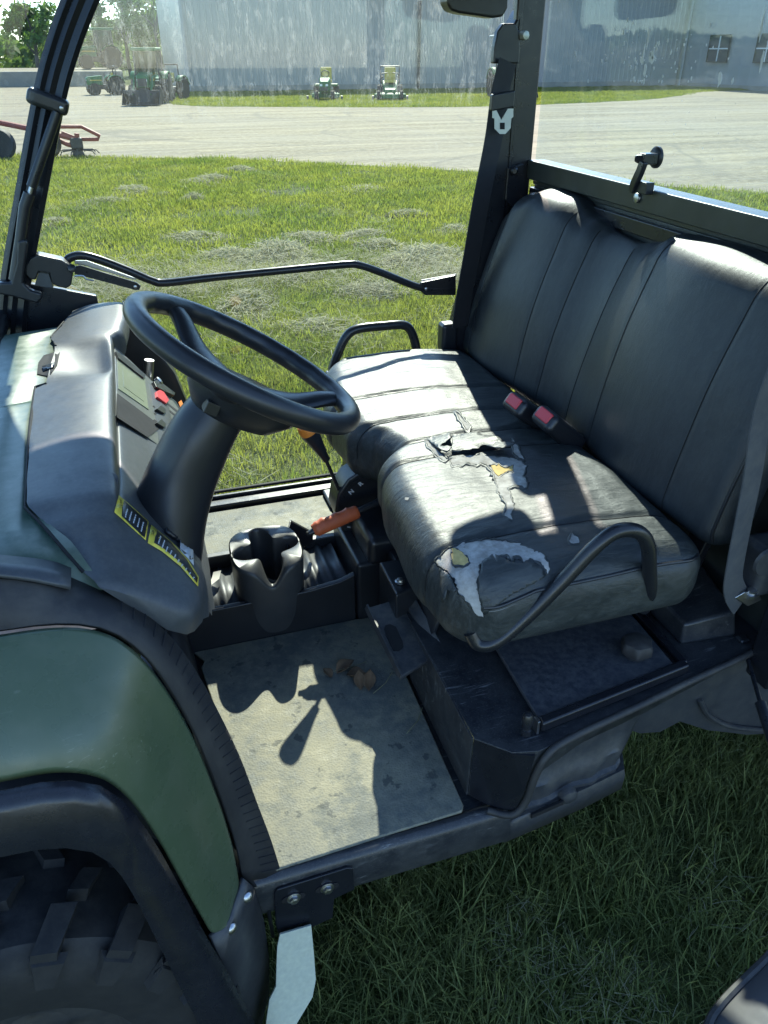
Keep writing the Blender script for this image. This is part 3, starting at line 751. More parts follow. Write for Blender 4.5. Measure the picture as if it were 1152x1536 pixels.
# parking brake: shaft and orange grip
a, b = P(470, 797, y=1.50), P(537, 767, y=1.515)
d = (b - a).normalized()
pb = part('parking_brake', tube([a - d * .012, a, b, b + d * .05, b + d * .14 + V(.02, .02, .0)], [.006, .008, .0085, .009, .014], 12), 'soft_black')
rows = []
nrm = V(0, -.35, -.94); sd = d.cross(nrm).normalized(); up_ = sd.cross(d).normalized()
for i in range(25):
    t = i / 24; p = a + (b - a) * t
    bumpy = .0035 * max(0, cos(2 * pi * (t * 3.6 + .1))) * (1 if t < .8 else .3) + .004 * (1 - t)
    r = .0165 * (min(1, .55 + 6 * t) if t < .08 else 1) * (1 if t < .96 else .8)
    rows.append([p + sd * r * .82 * cos(q) + up_ * (r * sin(q) - (bumpy if sin(q) < -.3 else 0)) for q in [2 * pi * k / 20 for k in range(20)]])
part('grip', loft(rows, closed=True, caps=True), 'orange_grip', pb)
part('release_button', tube([a - d * .016, a], .006, 12), 'thread', pb)

# gear lever, its gate and the letters on it
g0, g1 = P(514, 748, y=1.60), P(488, 688, y=1.60)
gl = part('gear_lever', tube([g0 - (g1 - g0) * .4, g0, g1], [.005, .005, .0045], 10), 'black_steel')
k0, k1 = P(490, 690, y=1.60), P(459, 640, y=1.60); kd = (k1 - k0); kl = kd.length; kd.normalize()
kn = lathe(k0, kd, [(-.002, .004), (0, .009), (kl * .2, .011), (kl * .55, .0175), (kl * .8, .022), (kl * .84, .0225)], 24)
part('knob', kn, 'soft_black', gl)
part('knob_cap', lathe(k0, kd, [(kl * .84, .0225), (kl * .95, .023), (kl * 1.05, .020), (kl * 1.10, .012), (kl * 1.11, .001)], 24), 'orange_plastic', gl)
gate_px = [(503, 768), (507, 742), (522, 720), (548, 703), (580, 690), (610, 690), (610, 780), (560, 778), (535, 800), (515, 800)]
gate = part('shift_gate', prism([P(x, y, y=1.585) for x, y in gate_px], (0, .075, .0)), 'soft_black', bevel=.006)
part('gate_slot', prism([P(x, y, y=1.5845) for x, y in ((512, 742), (526, 725), (538, 717), (541, 721), (529, 730), (516, 747))], (0, -.001, 0)), 'thread', gate)
def text_mesh(name, body, origin, u, v, size, mat, parent, align='CENTER', depth=.0):
    cu = bpy.data.curves.new(name, 'FONT'); cu.body = body; cu.size = size; cu.align_x = align; cu.align_y = 'CENTER'; cu.extrude = 0; cu.offset = size * .035
    to = bpy.data.objects.new(name, cu); COL.objects.link(to); bpy.context.view_layer.update()
    me = bpy.data.meshes.new_from_object(to.evaluated_get(bpy.context.evaluated_depsgraph_get()))
    bpy.data.objects.remove(to); u = Vector(u).normalized(); v = Vector(v); v = (v - u * u.dot(v)).normalized()
    vv = [Vector(origin) + u * q.co.x + v * q.co.y for q in me.vertices]; ff = [tuple(p.vertices) for p in me.polygons]
    return mesh_obj(name, vv, ff, M[mat], parent, smooth=False, recalc=False)
uu = (P(540, 728, y=1.583) - P(534, 740, y=1.583))
for ch, px, py in (('N', 527, 738), ('R', 541, 726)):
    text_mesh('letter', ch, P(px, py, y=1.583), P(px + 7, py - 6, y=1.583) - P(px, py, y=1.583), P(px - 6, py - 7, y=1.583) - P(px, py, y=1.583), .016, 'print_white', gate)
text_mesh('letter', 'L', P(524, 790, y=1.583), V(.3, 0, .9), V(-.9, 0, .3), .013, 'print_white', gate)

# folded tray bracket in front of the seat base
bz = .635
plate_px = [(549, 912), (602, 896), (651, 984), (600, 1016)]
pp = [P(x, y, z=bz + .03 * (1 - (y - 896) / 120)) for x, y in plate_px]
slot_px = [(578, 938), (585, 936), (594, 940), (604, 962), (605, 970), (598, 976), (590, 975), (580, 955), (576, 944)]
br = part('tray_bracket', prism(pp, (0, 0, -.010)), 'tank_plastic', bevel=.003)
q = [P(x, y, z=bz + .03 * (1 - (y - 896) / 120) + .001) for x, y in slot_px]
part('hand_slot', prism(q, (0, 0, -.004)), 'thread', br)
part('bracket_flange', prism([P(603, 896, z=.675), P(618, 886, z=.69), P(662, 962, z=.66), P(653, 984, z=.64)], (0, 0, -.012)), 'tank_plastic', br, bevel=.004)
part('bracket_lip', prism([pp[0], pp[0] + V(.004, -.002, .012), pp[3] + V(.004, -.002, .010), pp[3]], (-.004, -.002, 0)), 'tank_plastic', br)
part('support_box', loft([[P(568, 842, z=.72), P(612, 836, z=.72), P(640, 872, z=.72), P(594, 893, z=.72)], [P(568, 842, z=.72) + V(0, 0, -.2), P(612, 836, z=.72) + V(0, 0, -.2), P(640, 872, z=.72) + V(0, 0, -.2), P(594, 893, z=.72) + V(0, 0, -.2)]], closed=True, caps=True), 'soft_black', br, bevel=.006)
sc = P(600, 873, z=.722); part('screw', lathe(sc, (0, 0, 1), [(0, .011), (.003, .011), (.004, .008), (.008, .007), (.009, .002)], 16), 'steel', br)

# --- dashboard: cross sections from the near side to the far side
DS = [
 (.892, [(-.104, 1.096), (-.085, 1.086), (-.068, 1.074), (-.055, 1.064), (-.042, 1.054), (-.030, 1.044), (-.016, 1.030), (-.010, 1.018), (-.030, 1.006)]),
 (.900, [(-.110, 1.104), (-.088, 1.096), (-.068, 1.084), (-.052, 1.072), (-.036, 1.060), (-.022, 1.048), (.000, 1.028), (.006, 1.010), (-.006, .985)]),
 (.925, [(-.127, 1.109), (-.098, 1.106), (-.076, 1.096), (-.058, 1.086), (-.038, 1.072), (-.020, 1.058), (.012, 1.030), (.020, 1.008), (.006, .968)]),
 (.960, [(-.144, 1.120), (-.112, 1.122), (-.086, 1.116), (-.068, 1.108), (-.048, 1.095), (-.028, 1.080), (.012, 1.043), (.028, 1.014), (.020, .955)]),
 (1.01, [(-.171, 1.138), (-.125, 1.144), (-.093, 1.140), (-.077, 1.133), (-.066, 1.120), (-.045, 1.106), (.000, 1.064), (.034, 1.012), (.034, .930)]),
 (1.06, [(-.193, 1.150), (-.134, 1.154), (-.092, 1.152), (-.072, 1.144), (-.070, 1.126), (-.060, 1.116), (-.010, 1.050), (.034, .985), (.040, .890)]),
 (1.15, [(-.198, 1.150), (-.136, 1.158), (-.090, 1.157), (-.071, 1.148), (-.068, 1.122), (-.060, 1.114), (-.018, 1.055), (.034, .975), (.050, .840)]),
 (1.38, [(-.207, 1.150), (-.138, 1.160), (-.090, 1.159), (-.070, 1.150), (-.067, 1.122), (-.059, 1.115), (-.018, 1.058), (.040, .972), (.060, .800)]),
 (1.52, [(-.208, 1.150), (-.140, 1.158), (-.090, 1.157), (-.068, 1.149), (-.065, 1.122), (-.057, 1.113), (-.016, 1.055), (.042, .968), (.062, .800)]),
 (1.54, [(-.190, 1.150), (-.138, 1.156), (-.090, 1.155), (-.068, 1.149), (-.065, 1.122), (-.057, 1.113), (-.016, 1.055), (.042, .968), (.062, .800)]),
 (1.63, [(-.187, 1.150), (-.138, 1.134), (-.090, 1.130), (-.067, 1.140), (-.064, 1.120), (-.056, 1.113), (-.016, 1.055), (.042, .968), (.062, .800)]),
 (1.74, [(-.182, 1.150), (-.140, 1.142), (-.094, 1.143), (-.066, 1.150), (-.063, 1.120), (-.056, 1.113), (-.016, 1.055), (.042, .968), (.062, .800)]),
 (1.80, [(-.184, 1.150), (-.140, 1.156), (-.090, 1.158), (-.064, 1.151), (-.062, 1.120), (-.055, 1.113), (-.016, 1.055), (.042, .968), (.062, .800)]),
 (1.83, [(-.194, 1.150), (-.135, 1.158), (-.075, 1.160), (-.042, 1.152), (-.036, 1.115), (-.045, 1.09), (-.07, 1.03), (-.09, .95), (-.10, .80)]),
 (1.95, [(-.170, 1.150), (-.120, 1.160), (-.066, 1.162), (-.030, 1.155), (-.024, 1.118), (-.036, 1.09), (-.07, 1.03), (-.09, .95), (-.10, .80)]),
 (2.06, [(-.153, 1.146), (-.110, 1.158), (-.062, 1.160), (-.028, 1.153), (-.024, 1.112), (-.036, 1.09), (-.07, 1.03), (-.09, .95), (-.10, .80)]),
 (2.095, [(-.150, 1.12), (-.110, 1.135), (-.068, 1.138), (-.042, 1.132), (-.036, 1.10), (-.044, 1.08), (-.07, 1.02), (-.09, .95), (-.10, .80)]),
]
drows = []
for i in range(len(DS) - 1):
    (y0, a0), (y1, a1) = DS[i], DS[i + 1]; m = 4 if y1 - y0 > .04 else 2
    for k in range(m):
        t = k / m; ts = t * t * (3 - 2 * t)
        drows.append([V(p[0] + (r[0] - p[0]) * ts, y0 + (y1 - y0) * t, p[1] + (r[1] - p[1]) * ts) for p, r in zip(a0, a1)])
drows.append([V(p[0], DS[-1][0], p[1]) for p in DS[-1][1]])
def round_row(r):            # round the lip of each section
    out = spl(r, 5)
    return out
dash = part('dashboard', join(loft([round_row(r) for r in drows], caps=True)), 'grey_plastic', angle=45)
DB = bvh_of(dash)
# near corner horn under the lip
part('lip_end', prism([P(119, 716, z=1.153), P(165, 702, z=1.153), P(178, 712, z=1.15), P(177, 728, z=1.14), P(171, 744, z=1.13), P(160, 742, z=1.14), P(140, 725, z=1.150)], (0, 0, -.012)), 'grey_plastic', dash, bevel=.005)
# instrument panel pieces, laid parallel to the sloping panel
def panel(name, px, off, mat, solid=.002, step=9): return patch(name, DB, px, off, M[mat], dash, step=step, solid=solid)[0]
PN = V(1.5, 0, 1).normalized(); P0 = V(-.057, 1.6, 1.113)
def PL(px, py, off):
    d = FW + RT * ((px - 576) / F) - UP * ((py - 768) / F); q = P0 + PN * off; return CAM + d * ((q - CAM).dot(PN) / d.dot(PN))
def flat(name, px, off, mat, thick=.003, bevel=0): return part(name, prism([PL(x, y, off) for x, y in px], PN * -thick), mat, dash, bevel=bevel)
flat('instrument_panel', [(172, 519), (196, 541), (232, 575), (264, 602), (284, 632), (276, 650), (250, 662), (238, 668), (176, 622)], .0045, 'bezel', .006, .0015)
flat('display', [(176, 536), (217, 567), (223, 614), (178, 583)], .0062, 'screen', .002)
flat('display_glass', [(184, 549), (212, 570), (216, 602), (186, 580)], .0068, 'machine_dark' if 0 else 'screen', .001)
flat('display_hood', [(174, 527), (180, 530), (219, 562), (216, 567), (178, 537)], .0100, 'soft_black', .005)
flat('storage_slot', [(176, 590), (243, 640), (222, 656), (176, 626)], .0060, 'thread', .001)
flat('key_switch', [(231, 572), (237, 569), (251, 580), (263, 589), (262, 593), (246, 586), (235, 580)], .014, 'soft_black', .010, .001)
part('key_barrel', lathe(PL(235, 574, .006), PN, [(0, .010), (.010, .010), (.012, .007)], 16), 'steel', dash)
flat('rocker_switch', [(235, 587), (243, 583), (254, 600), (250, 605), (236, 595)], .012, 'red_button', .008, .001)
for yy in (609, 630): flat('rocker_switch', [(235, yy + 4), (242, yy - 2), (250, yy + 6), (247, yy + 11)], .012, 'soft_black', .008, .001)
for x0, y0 in ((229, 588), (230, 599), (229, 609), (231, 620), (230, 630), (251, 606), (253, 616), (251, 627)): flat('slot_mark', [(x0, y0), (x0 + 2, y0 - 1), (x0 + 17, y0 + 11), (x0 + 15, y0 + 13)], .0052, 'thread', .0008)
flat('warning_strip', [(268, 603), (272, 600), (283, 624), (280, 634)], .0060, 'orange_plastic', .001)
# column side cowl, grey sunlit ridge
0 and part('knee_ridge', tube(spl([P(246, 652, y=1.33), P(222, 668, y=1.30), P(208, 690, y=1.26), P(204, 712, y=1.22), P(210, 730, y=1.18)], 6), .012, 10), 'grey_plastic', dash)
# stickers on the sloping side
def sticker(px_outer, px_inner, head):
    panel('sticker', px_outer, .0012, 'sticker_yellow', .0006, 8); panel('sticker_field', px_inner, .0020, 'sticker_black', .0006, 8)
sticker([(177, 743), (222, 783), (218, 811), (171, 769)], [(185, 752), (220, 784), (216, 808), (181, 775)], None)
sticker([(226, 788), (255, 812), (280, 838), (297, 866), (296, 880), (270, 850), (243, 828), (221, 815)], [(234, 797), (255, 815), (279, 841), (295, 868), (294, 875), (271, 846), (246, 825), (230, 815)], None)
def lines(a0, a1, b0, b1, k, seed):
    "rows of fine print too small to read"
    rnd = random.Random(seed)
    for i in range(k):
        t = (i + .5) / k; s = (a0[0] + (a1[0] - a0[0]) * t, a0[1] + (a1[1] - a0[1]) * t); e = (b0[0] + (b1[0] - b0[0]) * t, b0[1] + (b1[1] - b0[1]) * t)
        cut = rnd.uniform(.0, .3); s = (s[0] + (e[0] - s[0]) * cut, s[1] + (e[1] - s[1]) * cut); m = 5; pos = 0
        for j in range(m):
            l = rnd.uniform(.12, .2); p0 = (s[0] + (e[0] - s[0]) * pos, s[1] + (e[1] - s[1]) * pos); p1 = (s[0] + (e[0] - s[0]) * min(1, pos + l), s[1] + (e[1] - s[1]) * min(1, pos + l)); pos += l + .035
            if pos > 1: break
            panel('print_line', [(p0[0] - .8, p0[1] - .6), (p0[0] + .8, p0[1] + .6), (p1[0] + .8, p1[1] + .6), (p1[0] - .8, p1[1] - .6)], .0027, 'print_white', 0, 6)
lines((188, 757), (217, 786), (184, 776), (213, 803), 5, 2)
lines((237, 802), (293, 870), (233, 815), (290, 872), 10, 3)
for o_, e_ in (((178, 757), (184, 750)), ((227.5, 802), (233.5, 795))):
    og = on_surface(DB, o_[0], o_[1], .0040); ug = on_surface(DB, o_[0] + 2.2, o_[1] - 13, .0040) - og; vg = on_surface(DB, o_[0] - 8, o_[1] - 7, .0040) - og
    text_mesh('caution_text', '! CAUTION', og, ug, vg, .0062, 'print_dark', dash)
panel('white_label', [(270, 796), (288, 817), (289, 849), (269, 826)], .002, 'sticker_white', .0005, 8)
lines((272, 801), (287, 818), (271, 822), (287, 843), 4, 5)
kb = on_surface(DB, 251, 772, .0); kn_ = (on_surface(DB, 251, 772, .01) - kb).normalized()
part('blue_knob', lathe(kb, kn_, [(0, .011), (.008, .011), (.010, .009), (.011, .001)], 20), 'blue_knob', dash)
panel('rocker_switch', [(245, 785), (262, 798), (262, 812), (246, 800)], .004, 'soft_black', .006, 6)

# passenger side lower cowl
part('passenger_cowl', prism([P(x, y, y=1.98) for x, y in ((186, 462), (192, 474), (228, 516), (262, 560), (284, 612), (291, 660), (240, 660), (200, 600), (172, 520))], (0, .09, 0)), 'soft_black', bevel=.006)
part('cowl_rod', tube([P(222, 572, y=1.88), P(224, 540, y=1.88)], [.011, .0115], 14), 'steel')

# --- steering column and wheel
WC = V(.152, 1.15, 1.290); WT = radians(31)
wu = V(cos(WT), 0, -sin(WT)); wv = V(0, 1, 0); wn = V(sin(WT), 0, cos(WT))
def wheel_pt(a, r, h=0): return WC + wu * (r * cos(a)) + wv * (r * sin(a)) + wn * h
sw = thing('steering_wheel', '', '', (0, 0, 0)) if False else None
col_path = [P(338, 600, y=1.15), P(322, 622, y=1.15), P(301, 655, y=1.15), P(272, 718, y=1.15), P(252, 780, y=1.14), P(240, 850, y=1.12)]
part('steering_column', tube(spl(col_path, 5), [.044 + .024 * (i / 25) ** 1.2 for i in range(26)], 28), 'soft_black')
part('column_collar', lathe(WC - wn * .085, wn, [(0, .046), (.004, .052), (.03, .054), (.034, .048)], 28), 'soft_black')
NR = 96; RR, rr = .180, .0170; rows = []
for i in range(NR):
    a = 2 * pi * i / NR; inner = .0028 * max(0, sin(a * 22)) if (abs(sin(a)) > .25) else 0
    rows.append([wheel_pt(a, RR + (rr - (inner if cos(q) < -.2 else 0)) * cos(q), (rr * 1.0) * sin(q)) for q in [2 * pi * k / 18 for k in range(18)]])
v_, f_ = loft(rows + [rows[0]], closed=True)
wheel = part('steering_wheel', (v_, f_), 'soft_black', angle=60)
hubc = WC - wn * .045
def spoke(a, w0, w1):
    t_ = (wheel_pt(a + .01, 1) - wheel_pt(a, 1)).normalized(); p0 = hubc + (wheel_pt(a, .03) - WC); p1 = wheel_pt(a, .10, -.034); p2 = wheel_pt(a, .15, -.010); p3 = wheel_pt(a, RR, 0)
    path = spl([p0, p1, p2, p3], 6); N_ = len(path); rows = []
    for i, p in enumerate(path):
        t = i / (N_ - 1); ww = w0 + (w1 - w0) * min(1, t * 1.3) + (.016 * ((t - .75) / .25) ** 2 if t > .75 else 0); th = .011
        tn = (path[min(i + 1, N_ - 1)] - path[max(0, i - 1)]).normalized(); nn = t_.cross(tn)
        rows.append([p + t_ * ww * cos(q) + nn * th * sin(q) for q in [2 * pi * k / 16 for k in range(16)]])
    part('spoke', loft(rows, closed=True, caps=True), 'soft_black', wheel)
for a in (128, 8, 248): spoke(radians(a), .034, .019)
part('hub', lathe(WC - wn * .075, wn, [(0, .050), (.004, .062), (.018, .070), (.03, .066), (.038, .056), (.041, .045), (.041, .001)], 32), 'soft_black', wheel)
part('hub_cover', loft([[hubc + (wheel_pt(a, r * (1 + .55 * max(0, cos(a - .1)) ** 2)) - WC) + wn * h for a in [2 * pi * k / 40 for k in range(40)]] for r, h in ((.03, -.055), (.055, -.045), (.072, -.02), (.078, 0), (.070, .004), (.02, .002))], closed=True, caps=True), 'soft_black', wheel)
part('hub_switch', obox(hubc + V(-.045, -.055, -.005), wu, wv, wn, .022, .024, .02), 'soft_black', wheel, bevel=.002)

# --- hood
hood_rows = []
for x, dz, ins in ((-.20, 0, 0), (-.30, -.012, .02), (-.5, -.05, .05), (-.75, -.13, .09), (-.92, -.24, .14), (-1.0, -.40, .18)):
    sec = [(.900, 1.085), (.925, 1.120), (.965, 1.138), (1.045, 1.150), (1.25, 1.156), (1.46, 1.154), (1.485, 1.148), (1.62, 1.150), (1.84, 1.150), (1.96, 1.145), (2.05, 1.115), (2.06, 1.05)]
    hood_rows.append([V(x - (.0 if y > 1.2 else 0) - .025 * ((y - 1.48) / .55) ** 2 * (1 if x < -.25 else 0) - (.012 if y > 1.3 and x > -.25 else 0), y + (ins if y < 1.3 else -ins * (y - 1.3) / .7) , z + dz - .002) for y, z in sec])
# first row butts against the dashboard's front edge
def dash_front(y):
    for (y0, a0), (y1, a1) in zip(DS, DS[1:]):
        if y <= y1: t = max(0, (y - y0) / (y1 - y0)); return a0[0][0] + (a1[0][0] - a0[0][0]) * t
    return DS[-1][1][0][0]
hood_rows[0] = [V(dash_front(p.y) + .012, p.y, p.z - .006) for p in hood_rows[0]]
hood_rows[0][0] = V(-.10, .902, 1.085)
hood = part('hood', loft([spl(r, 5) for r in hood_rows]), 'hood_paint', angle=50, solid=.004)
HB = bvh_of(hood, dash)
part('front_nose', loft([[V(-1.0, 1.08, .75), V(-1.0, 1.9, .75)], [V(-1.02, 1.05, .45), V(-1.02, 1.92, .45)], [V(-.6, 1.05, .35), V(-.6, 1.92, .35)]]), 'black_paint', solid=.01)
patch('hood_latch_shade', HB, [(56, 562), (58, 545), (66, 534), (80, 530), (86, 533), (90, 529), (86, 548), (76, 562), (70, 565)], .002, M['thread'], hood, step=6)  # flat dark sheet painted in for the shade inside the latch opening
patch('hood_latch', HB, [(64, 553), (82, 547), (80, 554), (66, 559)], .004, M['black_paint'], hood, step=5, solid=.003)
part('hood_gap', tube([q for q in [on_surface(HB, x, y, .0008) for x, y in ((112, 457), (96, 483), (77, 505), (84, 519))] if q], .0022, 6), 'thread', hood)
part('hood_gap', tube([q for q in [on_surface(HB, x, y, .0008) for x, y in ((69, 576), (53, 581), (47, 625), (42, 672), (40, 720), (38, 762), (70, 795), (100, 830), (125, 858))] if q], .0026, 6), 'thread', hood)
# far side of the cowl below the screen, black
part('cowl_side', prism([P(x, y, y=2.11) for x, y in ((-140, 500), (-120, 430), (10, 420), (60, 428), (145, 444), (150, 470), (120, 520), (-60, 560))], (0, .02, 0)), 'black_paint', bevel=.003)

# --- near front fender
def pxrow(pts, n=30):
    c = spl([P(x, y, y=yy) for x, y, yy in pts], 12)
    L = [0]
    for a, b in zip(c, c[1:]): L.append(L[-1] + (b - a).length)
    out = []; j = 0
    for i in range(n):
        s = L[-1] * i / (n - 1)
        while j < len(L) - 2 and L[j + 1] < s: j += 1
        t = (s - L[j]) / max(1e-9, L[j + 1] - L[j]); out.append(c[j].lerp(c[j + 1], min(1, t)))
    return out
f_top = pxrow([(-90, 838, .945), (0, 846, .938), (60, 853, .93), (108, 864, .922), (180, 893, .905), (250, 948, .885), (295, 1008, .87), (330, 1072, .858), (362, 1140, .848), (386, 1205, .84), (406, 1258, .835), (423, 1312, .830)])
f_brk = pxrow([(-90, 862, .90), (0, 868, .897), (60, 876, .89), (108, 888, .885), (175, 913, .872), (235, 960, .858), (280, 1025, .848), (312, 1090, .84), (342, 1155, .834), (362, 1215, .830), (380, 1265, .827), (394, 1318, .824)])
f_out = pxrow([(-90, 958, .845), (0, 945, .842), (60, 936, .84), (120, 934, .837), (175, 948, .833), (222, 985, .828), (262, 1040, .823), (295, 1100, .819), (320, 1160, .816), (340, 1215, .814), (356, 1268, .812), (366, 1322, .810)])
g_top = pxrow([(-90, 962, .838), (0, 949, .834), (60, 940, .832), (120, 938, .829), (173, 952, .825), (219, 989, .820), (259, 1044, .815), (292, 1104, .811), (317, 1164, .808), (337, 1219, .806), (352, 1272, .804), (361, 1326, .802)])
g_a = pxrow([(-90, 1010, .80), (0, 1000, .797), (80, 990, .795), (150, 1002, .793), (205, 1040, .79), (245, 1095, .788), (278, 1155, .786), (302, 1210, .785), (322, 1265, .784), (340, 1312, .783), (352, 1345, .783), (358, 1368, .783)])
g_b = pxrow([(-90, 1105, .745), (0, 1095, .742), (80, 1082, .74), (150, 1092, .738), (200, 1130, .737), (240, 1185, .736), (270, 1240, .736), (295, 1290, .737), (315, 1335, .738), (330, 1365, .74), (340, 1382, .742), (345, 1392, .744)])
g_c = pxrow([(-90, 1188, .716), (0, 1178, .714), (80, 1163, .712), (150, 1170, .711), (195, 1203, .711), (235, 1258, .711), (262, 1305, .712), (284, 1345, .713), (300, 1372, .714), (309, 1388, .715), (315, 1398, .716), (319, 1404, .717)])
fender = part('front_fender', loft([g_top, g_a, g_b, g_c]), 'green_paint', angle=60, solid=.004, sub=1)
trim = part('fender_trim', loft([f_top, f_brk, f_out]), 'rubber', angle=25, solid=.006)
# grooves across the ribbed top of the trim
for i in range(64):
    t = .27 + .72 * i / 63; k = t * (len(f_top) - 1); j = min(int(k), len(f_top) - 2); u = k - j
    a = f_top[j].lerp(f_top[j + 1], u); b = f_brk[j].lerp(f_brk[j + 1], u)
    if i % 2 == 0: part('groove', tube([a.lerp(b, .04) + V(0, -.0008, .0008), a.lerp(b, .96) + V(0, -.0008, .0008)], .0011, 4, caps=False), 'rubber', trim)
part('hood_strip', loft([[p + V(0, .004, .006) for p in pxrow([(-90, 832, .95), (0, 840, .945), (60, 846, .938), (108, 856, .93)], 8)], [p + V(0, -.004, .006) for p in pxrow([(-90, 856, .90), (0, 863, .897), (60, 871, .89), (108, 882, .885)], 8)]]), 'grey_plastic', solid=.006)
w_top = pxrow([(-90, 1196, .708), (0, 1186, .706), (80, 1171, .704), (150, 1178, .703), (195, 1212, .703), (235, 1268, .703), (275, 1340, .703), (310, 1405, .704), (345, 1465, .705), (385, 1540, .706), (415, 1600, .707)])
w_mid = pxrow([(-90, 1232, .690), (0, 1222, .688), (80, 1205, .686), (145, 1213, .686), (187, 1245, .686), (222, 1302, .686), (262, 1376, .686), (300, 1446, .687), (335, 1508, .688), (372, 1580, .689), (400, 1640, .690)])
w_lip = pxrow([(-90, 1300, .690), (0, 1286, .688), (70, 1273, .688), (130, 1276, .688), (168, 1297, .688), (200, 1343, .688), (235, 1410, .689), (272, 1485, .690), (300, 1540, .690), (335, 1610, .692), (360, 1670, .692)])
w_in = [p + V(-.01, .03, -.005) for p in w_lip]
part('wheel_arch_flare', loft([w_top, w_mid, w_lip, w_in]), 'flare_plastic', angle=50, solid=.004)
flap_px = [(317, 1405, .722), (345, 1380, .750), (361, 1335, .79), (366, 1318, .80), (380, 1330, .812), (396, 1380, .81), (404, 1440, .80), (404, 1490, .79), (392, 1540, .775), (375, 1600, .76), (352, 1500, .728), (335, 1445, .722)]
mf = part('mud_flap', ([P(x, y, y=yy) for x, y, yy in flap_px], [tuple(range(len(flap_px)))]), 'tank_plastic', solid=.006, angle=60)
for x, y, yy in ((347, 1392, .752), (371, 1345, .795)): part('rivet', lathe(P(x, y, y=yy), (.4, -.8, .3), [(-.004, .009), (.003, .009), (.006, .006), (.007, .001)], 14), 'steel', mf)
part('wheel_housing', loft([[V(-.34 + .40 * cos(a), y, .36 + .40 * sin(a)) for a in [radians(-5 + 190 * k / 16) for k in range(17)]] for y in (.82, 1.10)]), 'soft_black', solid=.006)
part('housing_wall', prism([V(-.34 + .40 * cos(a), 1.09, .36 + .40 * sin(a)) for a in [radians(-15 + 210 * k / 16) for k in range(17)]], (0, .01, 0)), 'soft_black')
part('firewall', loft([[V(.03, .86, .50), V(.0, 1.44, .50), V(-.02, 1.66, .50), V(-.02, 2.1, .50)], [V(-.02, .87, .90), V(-.05, 1.44, .92), V(-.05, 1.66, .92), V(-.08, 2.1, .92)]]), 'soft_black', solid=.01)

# --- wheels (tyre with lugs, rim with nuts)
def make_wheel(c, R, wid, out):
    "out = -1 when the outer face looks to -y"
    yo, yi = (c[1] - wid / 2, c[1] + wid / 2) if out < 0 else (c[1] + wid / 2, c[1] - wid / 2)
    s = 1 if out < 0 else -1
    prof = [(-wid * .46, R * .48), (-wid * .53, R * .70), (-wid * .50, R * .86), (-wid * .42, R * .925), (0, R * .94), (wid * .42, R * .925), (wid * .5, R * .86), (wid * .53, R * .70), (wid * .46, R * .48), (wid * .2, R * .46), (-wid * .2, R * .46)]
    rows = [[V(c[0] + r * cos(2 * pi * k / 40), c[1] + h * s, c[2] + r * sin(2 * pi * k / 40)) for k in range(40)] for h, r in prof]
    vf = [loft(rows + [rows[0]], closed=True)]
    nl = 20; rl = random.Random(int(c[0] * 100) + 7)
    BX = [(0, 1, 2, 3), (7, 6, 5, 4), (0, 4, 5, 1), (1, 5, 6, 2), (2, 6, 7, 3), (3, 7, 4, 0)]
    for k in range(nl):
        for sd, ph in ((-1, 0), (1, .5)):
            a0 = 2 * pi * (k + ph) / nl
            for (u0, u1, da0, da1, wl) in ((.03, .20, -.12, -.06, .10), (.25, .54, -.02, .05, .125)):      # inner knob, shoulder knob
                vv = []; j = rl.uniform(-.012, .012); top = R * rl.uniform(.985, 1.01)
                for rad, f_ in ((R * .90, 1.0), (top, .86)):
                    um, uh = (u0 + u1) / 2, (u1 - u0) / 2 * f_
                    for (u, da) in ((um - uh, da0 - wl / 2 * f_), (um + uh, da1 - wl / 2 * f_), (um + uh, da1 + wl / 2 * f_), (um - uh, da0 + wl / 2 * f_)):
                        rd = rad - (R * .055 if u > .48 else 0); a = a0 + da + j; vv.append(V(c[0] + rd * cos(a), c[1] + sd * u * wid, c[2] + rd * sin(a)))
                vf.append((vv, BX))
            vv2 = []                                     # side knob
            for off, f_ in ((0, 1), (.014, .8)):
                for (rd, da) in ((.915, -.045), (.915, .125), (.76, .10), (.76, -.01)): vv2.append(V(c[0] + R * (.84 + (rd - .84) * f_) * cos(a0 + .04 + (da - .04) * f_), c[1] + sd * (wid * (.49 if rd > .8 else .52) + off), c[2] + R * (.84 + (rd - .84) * f_) * sin(a0 + .04 + (da - .04) * f_)))
            vf.append((vv2, BX))
    root = part('wheel', lathe((c[0], yo + .07 * s, c[2]), (0, -s, 0), [(0, R * .46), (.03, R * .46), (.04, R * .45), (.03, R * .42), (.0, R * .38), (-.01, R * .2), (.0, R * .16), (.002, R * .01)], 32), 'wheel_paint')
    part('tyre', join(*vf), 'tyre', root, angle=35)
    for k in range(4): part('wheel_nut', lathe((c[0] + .055 * cos(k * pi / 2), yo + .05 * s, c[2] + .055 * sin(k * pi / 2)), (0, -s, 0), [(0, .010), (.016, .010), (.017, .003)], 6), 'steel', root, smooth=False)
make_wheel((-.34, .835, .335), .335, .25, -1)
make_wheel((-.34, 2.115, .335), .335, .25, 1)
make_wheel((1.66, .86, .335), .335, .27, -1)
make_wheel((1.66, 2.09, .335), .335, .27, 1)
